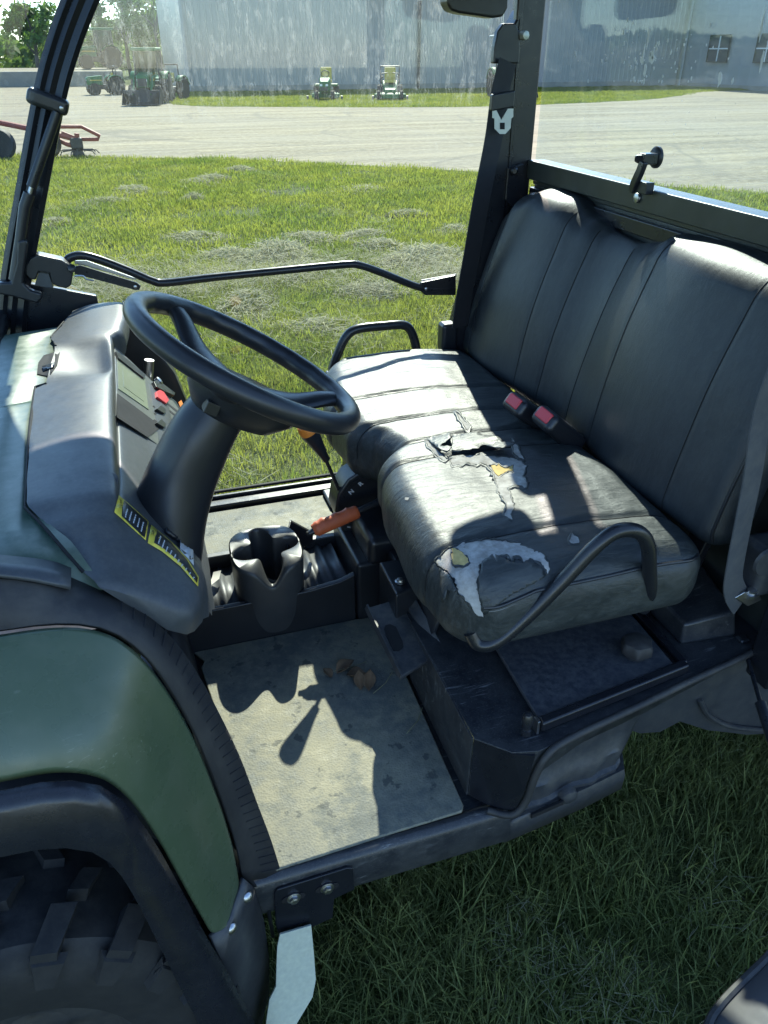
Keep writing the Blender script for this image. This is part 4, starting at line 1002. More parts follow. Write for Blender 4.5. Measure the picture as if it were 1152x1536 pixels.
# --- cab: pillars, roof, rear wall, glass
AP = [V(-.315, 0, 1.08), V(-.275, 0, 1.21), V(-.20, 0, 1.40), V(-.118, 0, 1.60), V(-.07, 0, 1.70), V(-.01, 0, 1.80), V(.08, 0, 1.93)]
def apillar(y, s):
    path = spl(AP, 6); rows = []
    for i, p in enumerate(path):
        t = (path[min(i + 1, len(path) - 1)] - path[max(0, i - 1)]).normalized(); n_ = V(t.z, 0, -t.x)
        sec = [(-.034, -.02), (-.022, -.026), (-.012, -.020), (-.002, -.026), (.010, -.020), (.024, -.026), (.034, -.018), (.034, .02), (-.034, .02)]
        rows.append([p + V(0, y, 0) + n_ * a + V(0, b * s, 0) for a, b in sec])
    return loft(rows, closed=True, caps=True)
ap = part('front_pillar', apillar(2.12, 1), 'black_paint', angle=25)
part('front_pillar', ([p + V(-.065, -.03, 0) for p in apillar(.84, -1)[0]], apillar(.84, -1)[1]), 'black_paint', angle=25)
# clamp, gas strut and lever on the far pillar
part('strut_clamp', join(obox(P(72, 152, y=2.09), V(.93, 0, -.36), V(0, 1, 0), V(.36, 0, .93), .088, .05, .034)), 'soft_black', ap, bevel=.010, seg=3)
part('rivet', lathe(P(92, 162, y=2.06), (0, -1, 0), [(0, .005), (.004, .004), (.005, .001)], 12), 'steel', ap)
part('gas_strut', tube([P(86, 168, y=2.075), P(47, 280, y=2.075)], .0115, 14), 'black_steel', ap)
part('strut_rod', tube([P(47, 280, y=2.075), P(43, 295, y=2.075)], .005, 10), 'steel', ap)
part('strut_boot', tube([P(44, 290, y=2.075), P(37, 310, y=2.075), P(30, 360, y=2.075), P(22, 420, y=2.075)], [.013, .013, .012, .014], 12), 'soft_black', ap)
part('latch_lever', prism([P(x, y, y=2.06) for x, y in ((26, 362), (38, 359), (42, 366), (37, 400), (35, 425), (46, 436), (62, 440), (64, 448), (56, 456), (20, 446), (-20, 438), (-20, 425), (16, 424), (24, 395))], (0, .025, 0)), 'soft_black', bevel=.006, seg=3)
# windscreen between the front pillars
wsv = []
for p in spl(AP, 3): wsv.append([V(p.x - .09, .83, p.z), V(p.x - .028, 2.10, p.z)])
part('windscreen', loft(wsv), 'screen_glass', angle=60)
part('screen_base', tube([V(-.33, .86, 1.13), V(-.33, 2.1, 1.13)], .025, 10), 'black_paint')
part('screen_header', box(.03, .10, .84, 2.12, 1.90, 1.95), 'black_paint', bevel=.006)
# rear pillars
for y, s in ((2.12, 1), (.86, -1)):
    bp = part('rear_pillar', join(box(1.045, 1.112, y - .03, y + .03, .62, 1.93), box(1.030, 1.05, y - .035, y - .01, 1.0, 1.93)) if s > 0 else box(1.06, 1.12, y - .03, y + .03, .62, 1.93), 'black_paint', bevel=.006)
    if s > 0: far_bp = bp
# pillar trim flaring towards the seat
part('pillar_trim', prism([V(1.045, 2.085, 1.80), V(1.045, 2.085, .80), V(.90, 2.085, .80), V(.905, 2.085, 1.0), V(.945, 2.085, 1.16), V(.985, 2.085, 1.36), V(1.0, 2.085, 1.5), V(1.015, 2.085, 1.75)], (0, .06, 0)), 'black_paint', far_bp, bevel=.006)
roof = part('roof', join(box(-.02, 1.22, .82, 2.17, 1.945, 1.985)), 'black_paint', bevel=.015, seg=3)
# rear wall with its ledge and groove
rw = part('rear_wall', join(box(1.125, 1.150, .89, 2.09, .66, 1.385), box(1.098, 1.150, .89, 2.09, 1.400, 1.448), box(1.120, 1.150, .89, 2.09, 1.385, 1.400)), 'wall_paint', bevel=.003)
part('rear_rail', box(1.110, 1.128, .89, 2.09, 1.345, 1.378), 'black_paint', rw, bevel=.003)
part('corner_gusset', prism([P(x, y, y=2.075) for x, y in ((762, 252), (786, 245), (790, 300), (768, 310), (758, 300))], (0, .015, 0)), 'black_paint', far_bp, bevel=.003)
part('gusset_bolt', lathe(P(771, 256, y=2.07), (-.3, -1, 0), [(0, .011), (.010, .010), (.014, .006)], 12), 'black_steel', far_bp)
part('rear_header', box(1.09, 1.15, .89, 2.09, 1.90, 1.945), 'black_paint', rw)
rg = part('rear_window', box(1.122, 1.127, .89, 2.09, 1.44, 1.915), 'rear_glass', smooth=False)
# latch on the rear window
lc = P(984, 236, x=1.119)
part('latch_disc', lathe(lc + V(.003, 0, 0), (-1, 0, 0), [(0, .022), (.005, .022), (.009, .018), (.011, .001)], 24), 'soft_black', rg)
part('latch_block', obox(P(972, 238, x=1.095), (1, 0, 0), (0, 1, 0), (0, 0, 1), .034, .026, .022), 'black_steel', rg, bevel=.003)
part('latch_nut', lathe(P(957, 238, x=1.075), (-.7, .7, 0), [(-.016, .009), (0, .009), (.006, .006)], 8), 'black_steel', rg)
part('latch_arm', strip([P(966, 242, x=1.080), P(960, 258, x=1.078), P(952, 275, x=1.078), P(948, 287, x=1.080)], .020, V(0, 1, .2), .012), 'black_steel', rg, bevel=.003)
part('latch_keeper', obox(P(966, 281, x=1.090), (1, 0, 0), (0, 1, 0), (0, 0, 1), .02, .045, .024), 'soft_black', rg, bevel=.002)
part('latch_screw', lathe(P(956, 297, x=1.096), (-1, 0, 0), [(0, .011), (.004, .010), (.006, .004)], 12), 'steel', rg)

# --- far seat belt on the pillar
fb = part('seat_belt', strip(spl([P(762, 92, y=2.055), P(750, 140, y=2.05), P(740, 210, y=2.045), P(722, 300, y=2.04), P(708, 380, y=2.04), P(697, 440, y=2.045), P(690, 490, y=2.05)], 5), .062, V(1, .35, 0), .003), 'webbing_black')
part('belt_guide', loft([[P(760, 92, y=2.06) + V(u * w_, 0, h) for u in (-1, -.6, .6, 1)] + [P(760, 92, y=2.06) + V(u * w_, .022, h) for u in (1, .6, -.6, -1)] for h, w_ in ((-.005, .036), (.03, .036), (.065, .030), (.082, .016))], closed=True, caps=True), 'soft_black', fb, bevel=.004)
part('guide_bolt', lathe(P(785, 53, y=2.06), (.2, -1, 0), [(-.02, .009), (0, .011), (.012, .010), (.014, .004)], 8), 'zinc', fb)
part('belt_keeper', obox(P(753, 151, y=2.025), (.98, .1, .12), (0, 1, 0), (0, 0, 1), .068, .02, .038), 'soft_black', fb, bevel=.004)
tp = [(739, 165), (744, 164), (752, 180), (762, 163), (770, 163), (770, 175), (767, 178), (766, 192), (758, 201), (750, 201), (742, 193), (742, 178), (739, 177)]
part('latch_plate', prism([P(x, y, y=2.02) for x, y in tp], (0, .003, 0)), 'zinc', fb)
part('latch_hole', prism([P(x, y, y=2.0195) for x, y in ((750, 184), (757, 184), (757, 194), (750, 194))], (0, -.0006, 0)), 'thread', fb)
part('belt_retractor', join(obox(P(671, 505, y=2.10), (1, 0, 0), (0, 1, 0), (0, 0, 1), .05, .05, .09)), 'soft_black', fb, bevel=.012, seg=3)
# cabin latch box high on the far side
part('header_box', loft([[P(x, y, y=2.0) + V(0, dy, 0) for x, y in ((672, -60), (671, 5), (677, 16), (690, 20), (740, 27), (755, 25), (762, 12), (766, -60))] for dy in (0, .05)], closed=True, caps=True), 'soft_black', bevel=.006, seg=3)

# --- near seat belt, its anchor and retractor
nb = part('seat_belt', strip(spl([V(.955, .885, 1.45), P(1152, 590, y=.89), P(1128, 720, y=.89), P(1104, 840, y=.895), P(1100, 880, y=.90), P(1112, 905, y=.91)], 6), .054, V(1, .3, 0), .0025), 'webbing_grey')
part('anchor_plate', prism([P(x, y, y=.90) for x, y in ((1102, 897), (1118, 888), (1140, 890), (1143, 900), (1122, 910))], (0, .03, -.004)), 'steel', nb, bevel=.002)
part('anchor_bolt', lathe(P(1124, 893, y=.905), (0, -.2, 1), [(0, .013), (.008, .013), (.009, .009), (.016, .009), (.017, .002)], 8), 'steel', nb)
part('belt_retractor', join(obox(P(1146, 845, y=.93), (1, 0, 0), (0, 1, 0), (0, 0, 1), .075, .07, .11)), 'tank_plastic', nb, bevel=.014, seg=3)
part('retractor_face', lathe(P(1150, 842, y=.893), (0, -1, 0), [(0, .03), (.006, .028), (.007, .001)], 16), 'tank_plastic', nb)
# the two buckles between seat and backrest
for (px, py, z), yaw in (((782, 612, .995), 30), ((826, 634, .995), 42)):
    c = P(px, py, z=z); ax = V(-cos(radians(yaw)), -.15, .62).normalized(); ay = V(0, 1, 0); ay = (ay - ax * ax.dot(ay)).normalized(); az = ax.cross(ay)
    if az.z < 0: az = -az
    bk = part('seat_buckle', obox(c - ax * .035, ax, ay, az, .135, .075, .046), 'soft_black', bevel=.015, seg=3)
    part('release_button', obox(c + ax * .031 + az * .004, ax, ay, az, .010, .046, .026), 'red_button', bk, bevel=.004)
    part('buckle_stem', strip([c - ax * .08, c - ax * .13 + V(.03, 0, -.03)], .03, ay, .004), 'webbing_black', bk)

# --- far glass door with its bar, hinge blocks and latch
gp = [P(150, 452, y=2.16)] + [V(p.x + .02, 2.16, p.z) for p in spl(AP, 4)[5:]] + [V(1.03, 2.16, 1.93), V(1.03, 2.16, .96), V(.66, 2.16, .60), V(.62, 2.16, .515), V(.02, 2.16, .515), V(-.02, 2.16, .9)]
fd = part('passenger_door', prism(gp, (0, .005, 0)), 'door_glass', smooth=False)
part('door_seal', tube([V(-.02, 2.162, .518), V(.62, 2.162, .518), V(.66, 2.162, .60), V(1.0, 2.162, .93)], .006, 8), 'rubber', fd)
bar = spl([P(98, 398, y=2.13), P(103, 388, y=2.13), P(120, 383, y=2.13), P(145, 388, y=2.13), P(190, 405, y=2.13), P(228, 421, y=2.13), P(250, 424, y=2.13), P(320, 416, y=2.13), P(420, 406, y=2.13), P(515, 397, y=2.13), P(540, 398, y=2.13), P(575, 410, y=2.13), P(620, 428, y=2.13), P(645, 433, y=2.13), P(680, 431, y=2.13)], 6)
part('door_bar', tube(bar, .0105, 12), 'black_steel', fd)
part('hinge_link', prism([P(x, y, y=2.125) for x, y in ((112, 400), (120, 398), (205, 424), (211, 429), (209, 435), (203, 435), (120, 413), (112, 411))], (0, .006, 0)), 'black_steel', fd)
part('hinge_link', prism([P(x, y, y=2.145) for x, y in ((112, 391), (130, 391), (205, 418), (203, 420), (125, 398), (112, 396))], (0, .004, 0)), 'steel', fd)
part('link_rivet', lathe(P(203, 430, y=2.124), (0, -1, 0), [(0, .005), (.003, .004), (.004, .001)], 12), 'steel', fd)
part('hinge_block', loft([[P(x, y, y=2.085) + V(0, dy, 0) for x, y in ((38, 400), (45, 388), (56, 382), (92, 390), (105, 398), (110, 408), (107, 428), (100, 433), (86, 430), (78, 426), (74, 410), (58, 408), (54, 420), (46, 420), (38, 412))] for dy in (0, .045)], closed=True, caps=True), 'soft_black', fd, bevel=.004)
part('hinge_cap', lathe(P(107, 403, y=2.085), (.2, -.9, .3), [(0, .010), (.010, .010), (.012, .006)], 12), 'black_steel', fd)
part('hinge_saddle', prism([P(x, y, y=2.09) for x, y in ((58, 409), (73, 411), (80, 432), (52, 428))], (0, .035, 0)), 'grey_plastic', fd)
part('release_wire', tube(spl([P(112, 414, y=2.08), P(124, 414, y=2.08), P(130, 419, y=2.08), P(141, 421, y=2.08)], 5), .0022, 8), 'steel', fd)
part('bar_bracket', prism([P(x, y, y=2.12) for x, y in ((632, 424), (684, 413), (684, 443), (638, 443), (630, 436))], (0, .012, 0)), 'black_steel', fd, bevel=.002)
part('bracket_bolt', lathe(P(639, 433, y=2.118), (0, -1, 0), [(0, .0055), (.003, .005), (.005, .002)], 12), 'steel', fd)
part('bracket_edge', tube([P(632, 421, y=2.135), P(684, 412, y=2.135)], .003, 8), 'steel', fd)
# reflector at the seat's far edge
part('side_lamp', lathe(P(661, 505, y=2.13), (-1, .3, 0), [(-.02, .03), (.0, .032), (.006, .03), (.008, .001)], 20), 'bezel')

# --- gas strut of the open near door
s0, s1, s2 = P(1114, 962, y=.93), P(1141, 1055, y=.78), P(1185, 1190, y=.62)
gs = part('gas_strut', tube([s0, s1], .0045, 10), 'black_steel')
part('strut_body', tube([s1, s2], .0105, 14), 'black_steel', gs)
part('strut_ball', lathe(P(1106, 985, y=.935), (0, 0, 1), [(0, .014), (.022, .014), (.026, .010), (.032, .010), (.036, .004)], 16), 'zinc', gs)
part('strut_socket', obox(P(1112, 963, y=.93), (1, 0, 0), (0, 1, 0), (.1, 0, 1), .024, .024, .028), 'soft_black', gs, bevel=.006)

# --- cargo box behind the cab and chassis below
part('cargo_box', join(box(1.22, 2.20, .78, .82, .80, 1.12), box(1.22, 2.20, 2.13, 2.17, .80, 1.12), box(1.22, 2.20, .82, 2.13, .78, .82), box(1.20, 1.23, .78, 2.17, .80, 1.16), box(2.19, 2.22, .78, 2.17, .78, 1.12)), 'green_paint', bevel=.008)
part('chassis', join(box(-.85, 2.1, 1.2, 1.28, .36, .44), box(-.85, 2.1, 1.68, 1.76, .36, .44), box(-.40, -.30, .95, 2.0, .30, .37), box(1.45, 1.55, .95, 2.0, .30, .37), box(.95, 1.9, 1.2, 1.76, .40, .75)), 'black_paint')

# things lying on the floor mat
MB = bvh_of(fm)
rnd = random.Random(4)
def leaf(px, py, size, ang, curl, nm='dry_leaf', mat='leaf_dry'):
    base = P(px, py, z=.505); rows = []
    for i in range(9):
        t = i / 8; w_ = size * .32 * sin(pi * min(1, t * 1.02) ** .8) + .0006
        c = base + V(cos(ang), sin(ang), 0) * size * t + V(0, 0, curl * size * t * t)
        s = V(-sin(ang), cos(ang), 0); rows.append([c + s * w_ * k + V(0, 0, abs(k) ** 2 * w_ * .9) for k in (-1, -.5, 0, .5, 1)])
    return mesh_obj(nm, *loft(rows), M[mat], None, solid=.0006)
leaves = [(505, 1010, .05, .4, .2), (520, 1012, .045, -.6, .35), (541, 1035, .040, 1.4, .6), (553, 1036, .045, 1.2, .5), (498, 1016, .03, 2.0, .2), (530, 1020, .03, .2, .1)]
LBL = ['curled brown leaf lying flat beside the lever shadow on the floor mat', 'folded brown leaf lying against another leaf on the floor mat', 'rolled dry leaf standing on its edge on the floor mat', 'tall curled dry leaf beside the rolled one on the floor mat', 'small dry leaf scrap on the sunlit edge of the floor mat', 'thin dry leaf scrap between the curled leaves on the floor mat']
for (px, py, sz, an, cu), lb in zip(leaves, LBL): tag(leaf(px, py, sz, an, cu), lb, 'leaf', 'dry leaves on the floor mat')
for (px, py, an), lb in (((500, 1007, -.1), 'thin straw stem lying among the leaves on the floor mat'), ((560, 1040, .5), 'thin straw stem reaching from the rolled leaf to the seat base'), ((610, 1100, .6), 'short straw stem on the shaded floor mat near the seat base')):
    p = P(px, py, z=.506); tag(mesh_obj('straw', *tube([p, p + V(cos(an), sin(an), 0) * .04 + V(0, 0, .004), p + V(cos(an + .2), sin(an + .2), 0) * .08], .0009, 5), M['hay']), lb, 'straw', 'straws on the floor mat')
tagp = P(316, 872, z=.60)
tag(mesh_obj('crumpled_wrapper', *strip([tagp + V(-.03, -.03, .0), tagp + V(-.005, -.02, .008), tagp + V(.012, .0, .004), tagp + V(.02, .02, .012)], .022, V(.6, -.7, .2), .001), M['paper']), 'small crumpled pale wrapper in the ribbed console tray', 'wrapper')

# curved dusty panel with a black rim low at the near rear corner
e = spl([P(1190, 1395, z=.52), P(1152, 1436, z=.52), P(1105, 1482, z=.52), P(1078, 1512, z=.52), P(1062, 1540, z=.52), P(1050, 1600, z=.52)], 6)
inw = [V(.12, -.16, 0)] * len(e)
pr = thing('rounded_guard', 'dusty grey rounded guard with black rim standing low beside the vehicle', 'guard', (e[12].x, e[12].y, 0))
part('rim', tube(e, .007, 8), 'rubber', pr)
part('shell', loft([[p for p in e], [p + V(.05, -.05, .03) for p in e], [p + V(.12, -.11, .035) for p in e], [p + V(.2, -.18, .01) for p in e]]), 'guard_grey', pr, solid=.004)
part('pale_stripe', tube([p + V(.078, -.075, .035) for p in e], .008, 8), 'galvanised', pr)
part('guard_leg', join(tube([e[12] + V(.07, -.06, .03), e[12] + V(.07, -.06, 0) - V(0, 0, .52)], .02, 10)), 'tank_plastic', pr)
# dried white spatter on the inside of the rear window
rnd = random.Random(77); vf = []
def blot(px, py, r, stretch=1.0):
    c = P(px, py, x=1.1212); k = r / 480.0; pts = []
    for i in range(10):
        a = 2 * pi * i / 10; q = k * rnd.uniform(.6, 1.25); pts.append(c + V(0, q * cos(a), q * sin(a) * stretch))
    vf.append(prism(pts, (-.0006, 0, 0)))
for px, py, r, s_ in ((978, 86, 5, 1.3), (963, 90, 3.5, 1.2), (968, 105, 3, 2.2), (972, 60, 1.6, 6.0), (966, 78, 1.4, 5.0), (1080, 118, 2.6, 2.4), (1143, 40, 1.3, 9), (1143, 90, 1.2, 8), (936, 48, 1.8, 2.0), (942, 30, 1.6, 1.6)): blot(px, py, r, s_)
for _ in range(70): blot(rnd.gauss(985, 50), min(122, rnd.gauss(85, 30)), rnd.uniform(.5, 1.5), rnd.uniform(1, 2.2))
sp = part('dried_spatter', join(*vf), 'sticker_white', rg, smooth=False); sp['kind'] = 'stuff'
# ------------------------------------------------------------------ grass, hay: blades scattered over the ground
PROTO = bpy.data.collections.new('blade_prototypes')     # never linked to the scene
def blades_mesh(name, n, rad, h0, h1, wd, lean, mat, seed, segs=2, flat=0.0):
    rnd = random.Random(seed); vv, ff, tone = [], [], []
    for _ in range(n):
        a, r = rnd.uniform(0, 2 * pi), rad * sqrt(rnd.random()); x, y = r * cos(a), r * sin(a)
        h = rnd.uniform(h0, h1); az = rnd.uniform(0, 2 * pi); ln = rnd.uniform(.15, 1) * lean; t = rnd.random(); wv_ = wd * rnd.uniform(.7, 1.3); yaw = az + rnd.uniform(-1, 1) * .9 + pi / 2
        w0 = V(cos(yaw), sin(yaw), 0) * wv_ / 2; base = V(x, y, -.005 if flat == 0 else rnd.uniform(0, flat)); k = len(vv)
        if flat: 
            el = rnd.uniform(-.25, .5); d = V(cos(az) * cos(el), sin(az) * cos(el), sin(el)); b = V(rnd.uniform(-.3, .3), rnd.uniform(-.3, .3), rnd.uniform(-.5, .1))
            w0 = d.cross(V(0, 0, 1)).normalized() * wv_ / 2
            for s in range(segs + 1):
                u = s / segs; c = base + d * h * u + b * h * u * u; c.z = max(c.z, .004); ww = w0 * (1 - .5 * u)
                vv += [c - ww, c + ww]; tone += [t, t]
            for s in range(segs): ff.append((k + 2 * s, k + 2 * s + 1, k + 2 * s + 3, k + 2 * s + 2))
        else:
            for s in range(segs):
                u = s / segs; c = base + V(cos(az) * ln * h * u * u, sin(az) * ln * h * u * u, h * (u - .25 * ln * u * u)); ww = w0 * (1 - .55 * u)
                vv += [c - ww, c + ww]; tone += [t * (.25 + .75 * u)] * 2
            c = base + V(cos(az) * ln * h, sin(az) * ln * h, h * (1 - .25 * ln)); vv.append(c); tone.append(t)
            for s in range(segs - 1): ff.append((k + 2 * s, k + 2 * s + 1, k + 2 * s + 3, k + 2 * s + 2))
            ff.append((k + 2 * segs - 2, k + 2 * segs - 1, k + 2 * segs))
    me = bpy.data.meshes.new(name); me.from_pydata([tuple(v) for v in vv], [], ff)
    me.attributes.new('tone', 'FLOAT', 'POINT').data.foreach_set('value', tone)
    me.materials.append(M[mat]); o = bpy.data.objects.new(name, me); return o
def scatter(name, pts, protos, label, cat, smin=.8, smax=1.25, tilt=.1, seed=1):
    "one object of scattered blades: points carry rotation and size, geometry nodes put the tufts on them"
    rnd = random.Random(seed); c = bpy.data.collections.new(name + '_set')
    for p in protos: c.objects.link(p)
    me = bpy.data.meshes.new(name); me.from_pydata([tuple(p[:3]) for p in pts], [], [])
    r = []; s = []; ix = []
    for p in pts:
        r += [rnd.uniform(-tilt, tilt), rnd.uniform(-tilt, tilt), rnd.uniform(0, 2 * pi)]; s.append(rnd.uniform(smin, smax) * (p[3] if len(p) > 3 else 1)); ix.append(rnd.randrange(len(protos)))
    me.attributes.new('rot', 'FLOAT_VECTOR', 'POINT').data.foreach_set('vector', r)
    me.attributes.new('scl', 'FLOAT', 'POINT').data.foreach_set('value', s)
    me.attributes.new('pick', 'INT', 'POINT').data.foreach_set('value', ix)
    o = bpy.data.objects.new(name, me); COL.objects.link(o)
    g = bpy.data.node_groups.new(name, 'GeometryNodeTree')
    g.interface.new_socket('Geometry', in_out='INPUT', socket_type='NodeSocketGeometry'); g.interface.new_socket('Geometry', in_out='OUTPUT', socket_type='NodeSocketGeometry')
    gi, go = g.nodes.new('NodeGroupInput'), g.nodes.new('NodeGroupOutput'); iop = g.nodes.new('GeometryNodeInstanceOnPoints'); ci = g.nodes.new('GeometryNodeCollectionInfo')
    ci.inputs['Collection'].default_value = c; ci.inputs['Separate Children'].default_value = True; ci.inputs['Reset Children'].default_value = True
    def attr(nm, ty):
        a = g.nodes.new('GeometryNodeInputNamedAttribute'); a.data_type = ty; a.inputs['Name'].default_value = nm; return a.outputs['Attribute']
    g.links.new(gi.outputs[0], iop.inputs['Points']); g.links.new(ci.outputs[0], iop.inputs['Instance']); iop.inputs['Pick Instance'].default_value = True
    g.links.new(attr('pick', 'INT'), iop.inputs['Instance Index']); g.links.new(attr('rot', 'FLOAT_VECTOR'), iop.inputs['Rotation']); g.links.new(attr('scl', 'FLOAT'), iop.inputs['Scale'])
    g.links.new(iop.outputs[0], go.inputs[0])
    m = o.modifiers.new('scatter', 'NODES'); m.node_group = g
    o['kind'] = 'stuff'; o['label'] = label; o['category'] = cat
    return o
def gravel_edge(x):
    for (a, b), (c, d) in zip(near, near[1:]):
        if x <= c: return b + (d - b) * (x - a) / (c - a)
    return near[-1][1]
def fill(x0, x1, y0, y1, dens, ok, seed):
    rnd = random.Random(seed); n_ = int((x1 - x0) * (y1 - y0) * dens); out = []
    for _ in range(n_):
        x, y = rnd.uniform(x0, x1), rnd.uniform(y0, y1)
        if ok(x, y): out.append((x, y, 0))
    return out
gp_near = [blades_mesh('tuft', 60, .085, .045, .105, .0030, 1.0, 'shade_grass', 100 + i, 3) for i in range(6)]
gp_mid = [blades_mesh('tuft', 130, .17, .035, .085, .0055, .9, 'grass', 200 + i, 2) for i in range(6)]
gp_far = [blades_mesh('tuft', 150, .42, .04, .09, .012, .8, 'grass', 300 + i, 2) for i in range(5)]
inv = lambda x, y: True
under = lambda x, y: not (-.25 < x < 2.0 and 1.35 < y < 2.0)
vis = lambda x, y: (-.55 * y - .5 < x < 1.15 * y + 1.4)
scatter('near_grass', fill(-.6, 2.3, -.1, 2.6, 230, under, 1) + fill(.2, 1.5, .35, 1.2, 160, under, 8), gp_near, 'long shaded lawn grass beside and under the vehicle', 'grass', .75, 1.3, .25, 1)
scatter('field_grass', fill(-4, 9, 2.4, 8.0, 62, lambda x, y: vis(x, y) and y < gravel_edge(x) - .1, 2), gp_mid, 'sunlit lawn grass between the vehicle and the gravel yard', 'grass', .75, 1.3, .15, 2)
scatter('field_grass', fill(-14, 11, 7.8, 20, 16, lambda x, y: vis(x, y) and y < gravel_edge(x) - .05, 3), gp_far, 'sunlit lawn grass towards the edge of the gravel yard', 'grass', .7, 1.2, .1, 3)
def far_edge(x):
    tab = sorted([p for p in far if p[0] > 1.7])
    for (a, b), (c, d) in zip(tab, tab[1:]):
        if x <= c: return b + (d - b) * max(0, (x - a) / (c - a))
    return 40
scatter('lawn_strip', fill(1.9, 37, 29, 46, 9, lambda x, y: y > far_edge(x) + .2, 4), gp_far, 'narrow strip of lawn in front of the grey barn', 'grass', .8, 1.4, .1, 4)
# loose hay: clumps one can count, and the thin litter between them
hay_p = [blades_mesh('stems', 60, .34, .05, .18, .0040, 1, 'hay', 400 + i, 3, flat=.05) for i in range(5)]
rnd = random.Random(12); litter = []
def row_y(x): return 6.75 - .12 * x + .25 * sin(x * 1.1)
for _ in range(560):
    x = rnd.uniform(-2.6, 5.2); y = row_y(x) + rnd.gauss(0, .34); litter.append((x, y, .03))
for _ in range(190):
    x = rnd.uniform(-3, 5); y = rnd.uniform(2.6, 6.0); 
    if noise.noise(V(x * .9, y * .9, 3)) > .02: litter.append((x, y, .02))
for _ in range(150):
    x = rnd.uniform(-3, 7); y = rnd.uniform(7, 13)
    if noise.noise(V(x * .6, y * .6, 8)) > .1 and y < gravel_edge(x) - .5: litter.append((x, y, .03))
for _ in range(22):
    x = rnd.uniform(.5, 1.5); y = rnd.uniform(.1, .95); litter.append((x, y, .045, .34))
scatter('hay_litter', litter, hay_p, 'thin dry hay scattered over the lawn in loose rows', 'hay', .5, 1.15, .2, 6)
def clump_mesh(seed, n):
    rnd = random.Random(seed); vv, ff, tone = [], [], []
    for _ in range(n):
        a, r = rnd.uniform(0, 2 * pi), sqrt(rnd.random()); z = (1 - r ** 1.6) * rnd.random() ** .6; c = V(r * cos(a) * .5, r * sin(a) * .5, .02 + z * .20)
        az, el = rnd.uniform(0, 2 * pi), rnd.gauss(0, .45); d = V(cos(az) * cos(el), sin(az) * cos(el), sin(el)); L_ = rnd.uniform(.08, .26); b = V(rnd.uniform(-1, 1), rnd.uniform(-1, 1), rnd.uniform(-1, .3)) * .35
        w0 = d.cross(V(rnd.uniform(-1, 1), rnd.uniform(-1, 1), 1)).normalized() * .0045; k = len(vv); t = rnd.random()
        for s in range(4):
            u = s / 3 - .5; p = c + d * L_ * u + b * L_ * u * u; p.z = max(.003, p.z); vv += [p - w0, p + w0]; tone += [t, t]
        for s in range(3): ff.append((k + 2 * s, k + 2 * s + 1, k + 2 * s + 3, k + 2 * s + 2))
    me = bpy.data.meshes.new('hay_clump'); me.from_pydata([tuple(v) for v in vv], [], ff); me.attributes.new('tone', 'FLOAT', 'POINT').data.foreach_set('value', tone); me.materials.append(M['hay']); return me
CL = [clump_mesh(i, 900) for i in range(4)]
clumps = [(160, 300, .30, .20), (202, 284, .42, .24), (290, 297, .16, .3), (300, 272, .40, .22), (318, 268, .34, .3), (362, 253, .30, .25), (245, 290, .2, .15), (390, 284, .22, .1), (545, 280, .42, .12), (612, 320, .26, .22), (80, 333, .30, .2), (345, 385, .34, .30), (420, 380, .48, .40), (390, 388, .36, .3), (575, 372, .40, .30), (635, 388, .44, .42), (470, 358, .40, .25), (545, 352, .35, .2), (300, 356, .42, .22), (680, 345, .3, .22), (565, 438, .34, .25), (365, 456, .40, .28), (490, 492, .36, .22), (595, 415, .25, .15)]
for i, (px, py, sz, hz) in enumerate(clumps):
    p = P(px, py + 4, z=0)
    if p.y > 3.0:
        o = bpy.data.objects.new('hay_clump', CL[i % 4]); COL.objects.link(o); o.location = p; o.rotation_euler = (0, 0, i * 1.7); o.scale = (sz * 2.3, sz * 1.5, hz * 1.7)
        tag(o, 'loose grey clump of cut hay lying on the lawn beyond the glass door', 'hay clump', 'hay clumps on the lawn')

# ------------------------------------------------------------------ barn and its wing
def ribbed(p0, p1, z0, z1, pitch=.30, depth=.028):
    "steel cladding: trapezoid ribs along a wall line"
    p0, p1 = Vector(p0), Vector(p1); d = (p1 - p0); L_ = d.length; d.normalize(); nn = V(d.y, -d.x, 0); pts = []
    s = 0
    while s < L_:
        for u, h in ((0, 0), (.62, 0), (.70, 1), (.90, 1), (.98, 0)):
            if s + u * pitch <= L_: pts.append(p0 + d * (s + u * pitch) + nn * depth * h)
        s += pitch
    pts.append(p1)
    return loft([[V(p.x, p.y, z0) for p in pts], [V(p.x, p.y, z1) for p in pts]])
barn = thing('barn', 'long grey steel clad barn behind the parked mowers', 'barn', (16, 45.8, 0))
wl = part('wall', ribbed((4.4, 45.6, 0), (33.6, 45.6, 0), .0, 4.9), 'barn_steel', barn, angle=20)
part('wall', box(4.4, 4.5, 45.62, 62, 0, 4.9), 'barn_steel', barn)
part('plinth', box(4.4, 33.6, 45.50, 45.56, 0, .30), 'concrete', barn)
part('roof', loft([[V(3.9, 45.0, 4.85), V(3.9, 53.5, 7.0), V(3.9, 62, 4.85)], [V(34, 45.0, 4.85), V(34, 53.5, 7.0), V(34, 62, 4.85)]]), 'barn_roof', barn, solid=.12)
part('downpipe', tube([P(627, 150, y=45.4), P(627, 150, y=45.4) + V(0, 0, 4.6)], .07, 10), 'machine_dark', barn)
part('corner_trim', box(4.28, 4.42, 45.45, 45.62, 0, 4.9), 'wing_steel', barn, bevel=.01)
part('door', box(31.6, 33.4, 45.40, 45.56, 0, 1.45), 'barn_steel', barn, bevel=.02)
wing = thing('barn_wing', 'bluish steel building wing with two small windows beside the gravel', 'building', (36, 40, 0))
part('wall', ribbed((33.7, 46.5, 0), (33.7, 14, 0), 0, 5.2, .9, .012), 'wing_steel', wing, angle=20)
